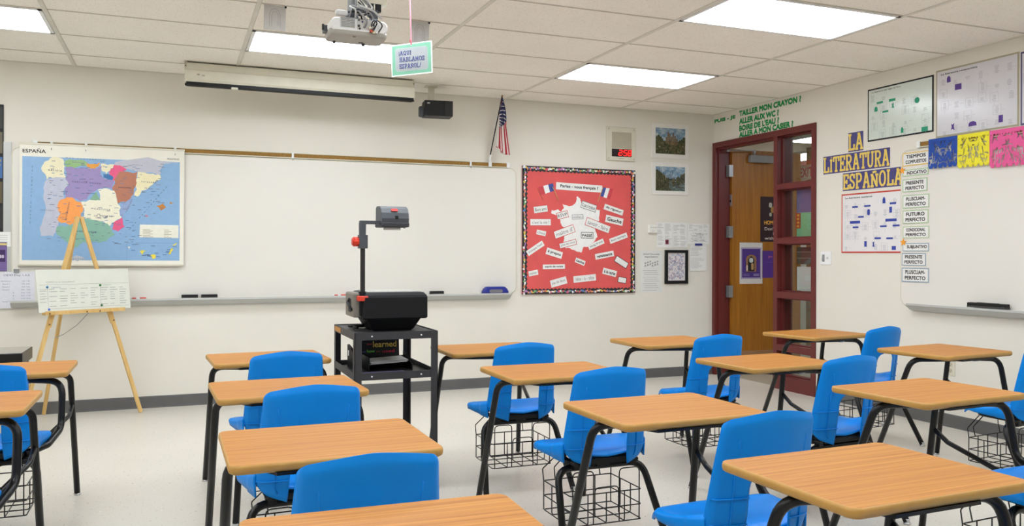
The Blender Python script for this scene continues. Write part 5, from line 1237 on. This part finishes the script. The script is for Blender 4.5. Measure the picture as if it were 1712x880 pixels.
mb = MB(); mb.box((-0.179, -0.14, 0.2), (-0.157, -0.122, 0.575), mat('post_metal', (48, 46, 46), 0.4, 0.3))
for k in range(26): mb.box((-0.1795, -0.139, 0.25 + 0.008*k), (-0.178, -0.123, 0.254 + 0.008*k), C((92, 84, 72)))
mb.build('post', op)
mb = MB(); mb.slab(0.056, 0.026, 0, 0.052, 0.006, RED, bev=0.003); tag(mb.build('latch', op, (-0.172, -0.12, 0.175), FRONT), 'red latch', None)
mb = MB()
mb.layers([[(x - 0.168, y - 0.131, z) for x, y in rrect(0.046, 0.05, 0.008, 3)] for z in (0.435, 0.505)], DGREY); mb.layers([[(x - 0.17, y - 0.131, z) for x, y in rrect(a, 0.034, 0.006, 3)] for a, z in ((0.032, 0.505), (0.034, 0.56), (0.03, 0.578))], DGREY); mb.build('focus_bracket', op)
mb = MB(); mb.cyl((-0.19, -0.131, 0.47), (-0.218, -0.131, 0.47), 0.023, RED, n=18); mb.cyl((-0.218, -0.131, 0.47), (-0.224, -0.131, 0.47), 0.019, RED, n=18)
for k in range(12): mb.cyl((-0.192, -0.131 + 0.0225*math.cos(k*PI/6), 0.47 + 0.0225*math.sin(k*PI/6)), (-0.218, -0.131 + 0.0225*math.cos(k*PI/6), 0.47 + 0.0225*math.sin(k*PI/6)), 0.0025, RED, n=5)
tag(mb.build('focus_knob', op), 'red-orange knob', None)
mb = MB(); mb.layers([[(x, y - 0.131 + 0.0, z) for y, z in ((-0.014, 0.562), (0.014, 0.562), (0.014, 0.580), (-0.014, 0.580))] for x in (-0.182, -0.04)], DGREY); mb.build('arm', op)
hd_ = bpy.data.objects.new('projection_head', None); COL.objects.link(hd_); hd_.parent = op; hd_.location = (-0.005, -0.10, 0.548)
mb = MB(); mb.prism_x([(-0.075, 0.022), (-0.078, 0.045), (-0.07, 0.075), (-0.05, 0.098), (-0.02, 0.110), (0.05, 0.112), (0.068, 0.10), (0.07, 0.022)], -0.072, 0.072, DGREY); mb.build('cover', hd_)
mb = MB(); mb.slab(0.152, 0.158, 0.0, 0.024, 0.012, C((50, 52, 56)), bev=0.004); mb.cyl((0, 0, -0.014), (0, 0, 0.0), 0.045, C((206, 204, 200), 0.15), n=20); mb.cyl((-0.055, -0.05, -0.006), (-0.055, -0.05, 0), 0.006, STEEL, n=8); mb.cyl((0.055, -0.05, -0.006), (0.055, -0.05, 0), 0.006, STEEL, n=8); mb.build('lens_plate', hd_)
mb = MB(); mb.T = Matrix.Translation((-0.0, -0.0635, 0.089)) @ Matrix.Rotation(PI/2 - 0.75, 4, 'X'); mb.slab(0.036, 0.018, 0, 0.002, 0.006, C((214, 60, 50)), -0.003, 0.0); tag(mb.build('badge', hd_), 'small red badge', None)
mb = MB(); mb.slab(0.02, 0.022, -0.0805, -0.074, 0.003, BLACK, 0.005, 0.05) if 0 else mb.box((-0.002, -0.082, 0.040), (0.014, -0.072, 0.058), BLACK); mb.build('tilt_button', hd_)
mb = MB(); mb.tube([(-0.12, 0.05, 0.015), (-0.20, 0.08, 0.012), (-0.185, 0.14, 0.012), (-0.12, 0.12, 0.015), (-0.13, 0.03, 0.02), (-0.19, 0.02, 0.014), (-0.17, -0.02, 0.012)], 0.007, BLACK, n=8, fil=0.04); mb.build('power_cord', op)

# ------------------------------------------------------------------ student desks with attached chairs
DZ = 0.69                                    # desktop height
def build_backrest():
    mb = MB(); mb.smooth = True
    zb, zt = 0.385, 0.757
    def halfw(z):
        t_ = min(1, max(0, (z - 0.44)/(zt - 0.44))); return 0.192 - 0.026*t_
    def yb(x, z):
        hw_ = halfw(z); u = abs(x)/hw_
        t_ = (z - zb)/(zt - zb)
        y = -0.530 - 0.050*t_ - 0.018*max(0, t_ - 0.55)**1.5
        y += 0.052*u**2.2*(1 - 0.35*t_)              # wraps round the sitter
        y += 0.016*max(0, (u - 0.93)/0.07)           # turned edge
        if t_ > 0.95: y += 0.012*(t_ - 0.95)/0.05
        return y
    zs = [zb + (0.612 - zb)*i/16 for i in range(17)] + [0.612 + (zt - 0.022 - 0.612)*i/9 for i in range(1, 10)] + [zt - 0.022 + 0.022*math.sin(PI/2*i/5) for i in range(1, 6)]
    def g(z):                                        # half width of the arched opening
        if z >= 0.6119: return 0.0
        if z > 0.55: return 0.078*math.sqrt(max(0, 1 - ((z - 0.55)/0.062)**2.4))
        return 0.078 + 0.008*max(0, (0.47 - z)/0.085)**1.5
    N = 14
    rows = {-1: [], 1: []}
    for z in zs:
        for sd in (-1, 1):
            r_ = []
            for k in range(N + 1):
                q = k/N
                a, b = g(z), halfw(z)
                if z > zt - 0.022: b -= 0.022*(1 - math.sqrt(max(0, 1 - ((z - zt + 0.022)/0.022)**2)))
                q2 = q if k < N else 1.0
                x = a + (b - a)*(1 - (1 - q2)**1.25)
                zz = z
                u = x/halfw(z)
                if z < 0.44:                           # rounded lower corners of the two flanks
                    f = (0.44 - z)/0.055
                    zz = z + f*(0.055*max(0, (u - 0.66)/0.34)**2) - f*0.016*max(0, 1 - abs(u - 0.45)/0.25)
                t_ = max(0, (z - 0.63)/(zt - 0.63)); zz += 0.024*t_**2*max(0, 1 - u**1.5)
                r_.append((sd*x, yb(sd*x, z), zz))
            rows[sd].append(r_ if sd > 0 else list(reversed(r_)))
    mb.grid(rows[-1], BLUE); mb.grid(rows[1], BLUE)
    bmesh.ops.remove_doubles(mb.bm, verts=mb.bm.verts, dist=0.0004)
    bmesh.ops.recalc_face_normals(mb.bm, faces=mb.bm.faces)
    f0 = max(mb.bm.faces, key=lambda f: f.calc_center_median().z)
    if f0.normal.y > 0: bmesh.ops.reverse_faces(mb.bm, faces=mb.bm.faces)
    geo = bmesh.ops.solidify(mb.bm, geom=list(mb.bm.faces), thickness=0.0055)
    for f in mb.bm.faces: f.smooth = True
    # ribs on the outside of the flanks and creases of the upper back
    for sd in (-1, 1):
        for z in (0.445, 0.525): mb.tube([(sd*x, yb(sd*x, z) - 0.0035, z - 0.05*(x - 0.12)) for x in (0.078, 0.11, 0.14, 0.17, halfw(z) - 0.004)], 0.0024, BLUE, n=6)
        mb.tube([(sd*(0.118 + 0.01*i), yb(sd*0.118, 0.40 + 0.03*i) - 0.0025, 0.40 + 0.05*i) for i in range(0, 1)] + [(sd*0.128, yb(sd*0.128, z) - 0.0025, z) for z in (0.42, 0.46, 0.50, 0.56, 0.62)], 0.0022, BLUE, n=6)
        for x0, x1 in ((0.045, 0.052), (0.112, 0.122)): mb.tube([(sd*(x0 + (x1 - x0)*i/4), yb(sd*x0, 0.60 + 0.025*i) - 0.0005 + 0.0012*i, 0.60 + 0.025*i) for i in range(5)], 0.0024, BLUE, n=6)
    return mb
def build_seat():
    mb = MB(); mb.smooth = True
    NU, NV = 22, 22
    rows = []
    for j in range(NV + 1):
        v = j/NV; row = []
        for i in range(NU + 1):
            u = -1 + 2*i/NU; au = abs(u)
            hw_ = 0.178 + 0.044*min(1, v*1.3)
            y0 = -0.512 + 0.030*au**2; y1 = -0.205 - 0.018*au**2 - 0.022*max(0, (au - 0.8)/0.2)**2
            y = y0 + (y1 - y0)*v
            if v > 0.8: hw_ -= 0.018*((v - 0.8)/0.2)**2
            x = u*hw_
            z = 0.418 + 0.012*v - 0.012*(1 - u*u)*math.sin(PI*min(1, v*1.05))
            z -= 0.030*max(0, (v - 0.86)/0.14)**1.6                       # waterfall front
            k = max(0, (au - 0.6)/0.4); z += 0.045*k**2*max(0, 1 - v/0.75)**1.3  # sides rise towards the back
            z -= 0.016*max(0, 1 - v/0.12)*(1 - au)**1                         # rear lip
            if v < 0.3: x *= 1 + 0.03*k
            row.append((x, y, z))
        dep = 0.014*min(1, (1 - v)*8 + 0.15) + 0.060*max(0, 1 - v*1.15)**1.3                            # side skirts, deeper to the rear
        for e in (0, -1):
            x, y, z = row[e]; sg = -1 if e == 0 else 1
            sk = [(x + sg*0.004*(1 - q), y, z - 0.003 - dep*q) for q in (0.08, 0.5, 1.0)]
            row = list(reversed(sk)) + row if e == 0 else row + sk
        rows.append(row)
    mb.grid(rows, BLUE)
    bmesh.ops.recalc_face_normals(mb.bm, faces=mb.bm.faces)
    f0 = list(mb.bm.faces)[len(mb.bm.faces)//2]
    if f0.normal.z < 0: bmesh.ops.reverse_faces(mb.bm, faces=mb.bm.faces)
    bmesh.ops.solidify(mb.bm, geom=list(mb.bm.faces), thickness=0.006)
    for f in mb.bm.faces: f.smooth = True
    return mb

def glide(p, name='foot_glide', parent=None):
    mb = MB(); mb.lathe([(0.012, 0.010), (0.015, 0.008), (0.018, 0.003), (0.016, 0.0)][::-1], CHROME, n=12, c=(p[0], p[1], 0)); mb.cyl((p[0], p[1], 0.007), (p[0], p[1], 0.026), 0.0135, C((196, 196, 194), 0.3)); return mb.build(name, parent)

def make_desk():
    t = thing('student_desk', 'x', 'desk', (0, 0, 0))
    W_, D_ = 0.58, 0.47
    mb = MB()
    def lp(i, z): return [(x, y, z) for x, y in rrect(W_ - 2*i, D_ - 2*i, 0.03 - i, 9)]
    mb.layers([lp(0.008, DZ - 0.026), lp(0.002, DZ - 0.022), lp(0.0, DZ - 0.016), lp(0.0, DZ - 0.008), lp(0.002, DZ - 0.002), lp(0.005, DZ - 0.0005)], EDGE, OAK, smooth=True)
    mb.build('desktop', t)
    R = 0.0150
    # one bent tube: left leg, bar under the top, right arm down to the chair
    mb = MB()
    arm = [(-0.285, 0.255, 0.012), (-0.275, 0.005, 0.648), (-0.14, -0.055, 0.648), (0.12, -0.125, 0.647), (0.262, -0.165, 0.640), (0.262, -0.205, 0.43), (0.225, -0.34, 0.385), (0.15, -0.46, 0.375)]
    mb.tube(arm, R, BLACKM, n=12, fil=0.07, fseg=6); fr_ = mb.build('desk_frame', t)
    glide((-0.2855, 0.2555), parent=fr_)
    mb = MB(); mb.tube([(0.285, 0.245, 0.012), (0.262, 0.155, 0.615), (0.20, 0.10, 0.65), (0.05, -0.06, 0.65)], R*0.95, BLACKM, n=12, fil=0.05); lg = mb.build('leg', t)
    glide((0.2855, 0.2475), parent=lg)
    mb = MB(); mb.tube([(0.268, 0.165, 0.47), (0.262, 0.10, 0.43), (0.13, -0.43, 0.335)], 0.0105, BLACKM, n=10, fil=0.03); mb.build('brace', t)
    mb = MB(); mb.prism([(-0.17, -0.235), (0.10, -0.235), (0.2, -0.14), (0.12, 0.05), (-0.12, 0.05), (-0.22, -0.14)], DZ - 0.034, DZ - 0.0255, BLACKM); mb.build('mounting_plate', t)
    mb = MB(); mb.tube([(0.095, -0.118, 0.6475), (0.125, -0.126, 0.6475)], R + 0.003, MGREY, n=12); mb.box((0.098, -0.15, 0.652), (0.123, -0.095, DZ - 0.0255), MGREY); mb.build('clamp', t)
    # rear chair support: an inverted U
    mb = MB(); mb.tube([(-0.24, -0.645, 0.012), (-0.198, -0.475, 0.352), (0.198, -0.475, 0.352), (0.24, -0.645, 0.012)], R, BLACKM, n=12, fil=0.07, fseg=6); rr = mb.build('rear_legs', t)
    for sx in (-1, 1): glide((sx*0.2405, -0.646), parent=rr)
    mb = MB()
    mb.tube([(-0.14, -0.50, 0.378), (-0.15, -0.27, 0.385), (0.15, -0.27, 0.385), (0.14, -0.50, 0.378)], 0.0105, BLACKM, n=8, fil=0.04)
    mb.box((-0.15, -0.455, 0.366), (0.15, -0.425, 0.374), BLACKM); mb.box((-0.12, -0.50, 0.371), (0.12, -0.40, 0.394), BLACK); mb.box((-0.03, -0.475, 0.355), (0.03, -0.43, 0.385), BLACK)
    for sx in (-1, 1): mb.box((sx*0.13 - 0.014, -0.49, 0.352), (sx*0.13 + 0.014, -0.46, 0.398), BLACK)
    mb.build('seat_frame', t)
    # wire book basket hanging under the seat
    mb = MB(); wr = 0.0027; x0 = 0.165; y0, y1, z0, z1 = -0.50, -0.235, 0.125, 0.25
    def wire(P, closed=False, f=0.012): mb.tube(P, wr, BLACKM, n=5, fil=f, fseg=3, closed=closed)
    for z in (z1, (z0 + z1)/2): wire([(-x0, y0, z), (x0, y0, z), (x0, y1, z), (-x0, y1, z)], True)
    wire([(-x0, y0, z0), (x0, y0, z0), (x0, y1, z0), (-x0, y1, z0)], True)
    for x in (-0.085, 0.0, 0.085): wire([(x, y0, z1), (x, y0, z0), (x, y1, z0), (x, y1, z1)])
    for y in (-0.41, -0.32): wire([(-x0, y, z1), (-x0, y, z0), (x0, y, z0), (x0, y, z1)])
    for sx in (-1, 1):
        wire([(sx*0.10, y1 - 0.02, 0.372), (sx*(x0 + 0.004), y1 + 0.005, 0.30), (sx*x0, y1, z1), (sx*x0, y1, z0)])
        wire([(sx*0.055, y1 - 0.02, 0.372), (sx*0.11, y1 + 0.012, 0.30), (sx*0.11, y1, z1)])
        wire([(sx*0.06, y0, z0), (sx*0.06, y0, 0.345), (sx*0.155, y0, 0.345), (sx*0.155, y0, z0)], f=0.02)
    wire([(-0.055, y0 - 0.003, z0 + 0.04), (-0.055, y0 - 0.003, 0.275), (0.055, y0 - 0.003, 0.275), (0.055, y0 - 0.003, z0 + 0.04)], f=0.02)
    mb.build('book_basket', t)
    build_seat().build('seat', t)
    build_backrest().build('backrest', t)
    return t
def copy_tree(o, parent=None):
    c = o.copy(); COL.objects.link(c)
    if parent: c.parent = parent
    for ch in o.children: copy_tree(ch, c)
    return c
DESKS = [
 (-5.915, -2.727, 0.0, 'desk at the left edge, right end showing beside the easel foot'),
 (-5.945, -3.715, 0.0, 'desk at the left edge showing only a tabletop corner and black legs'),
 (-4.715, -2.68, 0.06, 'farthest desk left of the projector cart, closest to the front wall'),
 (-4.743, -3.735, 0.04, 'second desk back left of the cart, its corner overlapping the cart'),
 (-4.756, -4.79, 0.01, 'third desk back left of the cart, between two blue chair backs'),
 (-4.768, -5.715, -0.03, 'nearest desk left of the cart, tabletop cut by the bottom edge'),
 (-3.475, -2.695, -0.01, 'desk directly right of the projector cart and partly behind its leg'),
 (-3.515, -3.68, 0.0, 'second desk back in the column just right of the cart'),
 (-3.552, -4.695, 0.02, 'third desk back right of the cart, tabletop in full view'),
 (-3.54, -5.645, 0.03, 'nearest and largest desk at the bottom right of the photo'),
 (-2.27, -2.70, 0.02, 'farthest desk below the pinned papers, left of the door'),
 (-2.335, -3.755, 0.07, 'desk standing in front of the open door'),
 (-2.34, -4.745, 0.06, 'second nearest desk at the right edge of the photo'),
 (-1.01, -2.63, 0.14, 'farthest desk beside the maroon sidelight under the light switch'),
 (-1.045, -3.71, 0.10, 'desk near the right wall under the tray with the long eraser'),
]
proto = make_desk()
DOBJ = []
for i, (x, y, rz, lab) in enumerate(DESKS):
    o = proto if i == 0 else copy_tree(proto)
    o.location = (x, y, 0); o.rotation_euler = (0, 0, rz)
    DOBJ.append(o)
    o['label'] = 'wood-topped ' + lab; o['category'] = 'desk'; o['group'] = 'student desks with attached blue chairs'
CHAIR_PARTS = ('seat', 'backrest', 'seat_frame', 'book_basket')
SETBACK = [0, 0, -0.02, -0.02, -0.025, 0, -0.03, -0.03, -0.03, -0.03, 0, 0, -0.05, 0, -0.03]
for i, o in enumerate(DOBJ):                 # the chairs are bolted at slightly different distances
    for ch in o.children:
        if ch.name.split('.')[0] in CHAIR_PARTS: ch.location = (0, SETBACK[i], 0)
for ch in proto.children:                    # the farther left desk has a scrap of blue tape on its clamp
    if ch.name.startswith('clamp'):
        ch.material_slots[0].link = 'OBJECT'; ch.material_slots[0].material = C((70, 130, 190)); ch['label'] = 'clamp with blue tape'
for o in (_cob,): bpy.data.objects.remove(o)
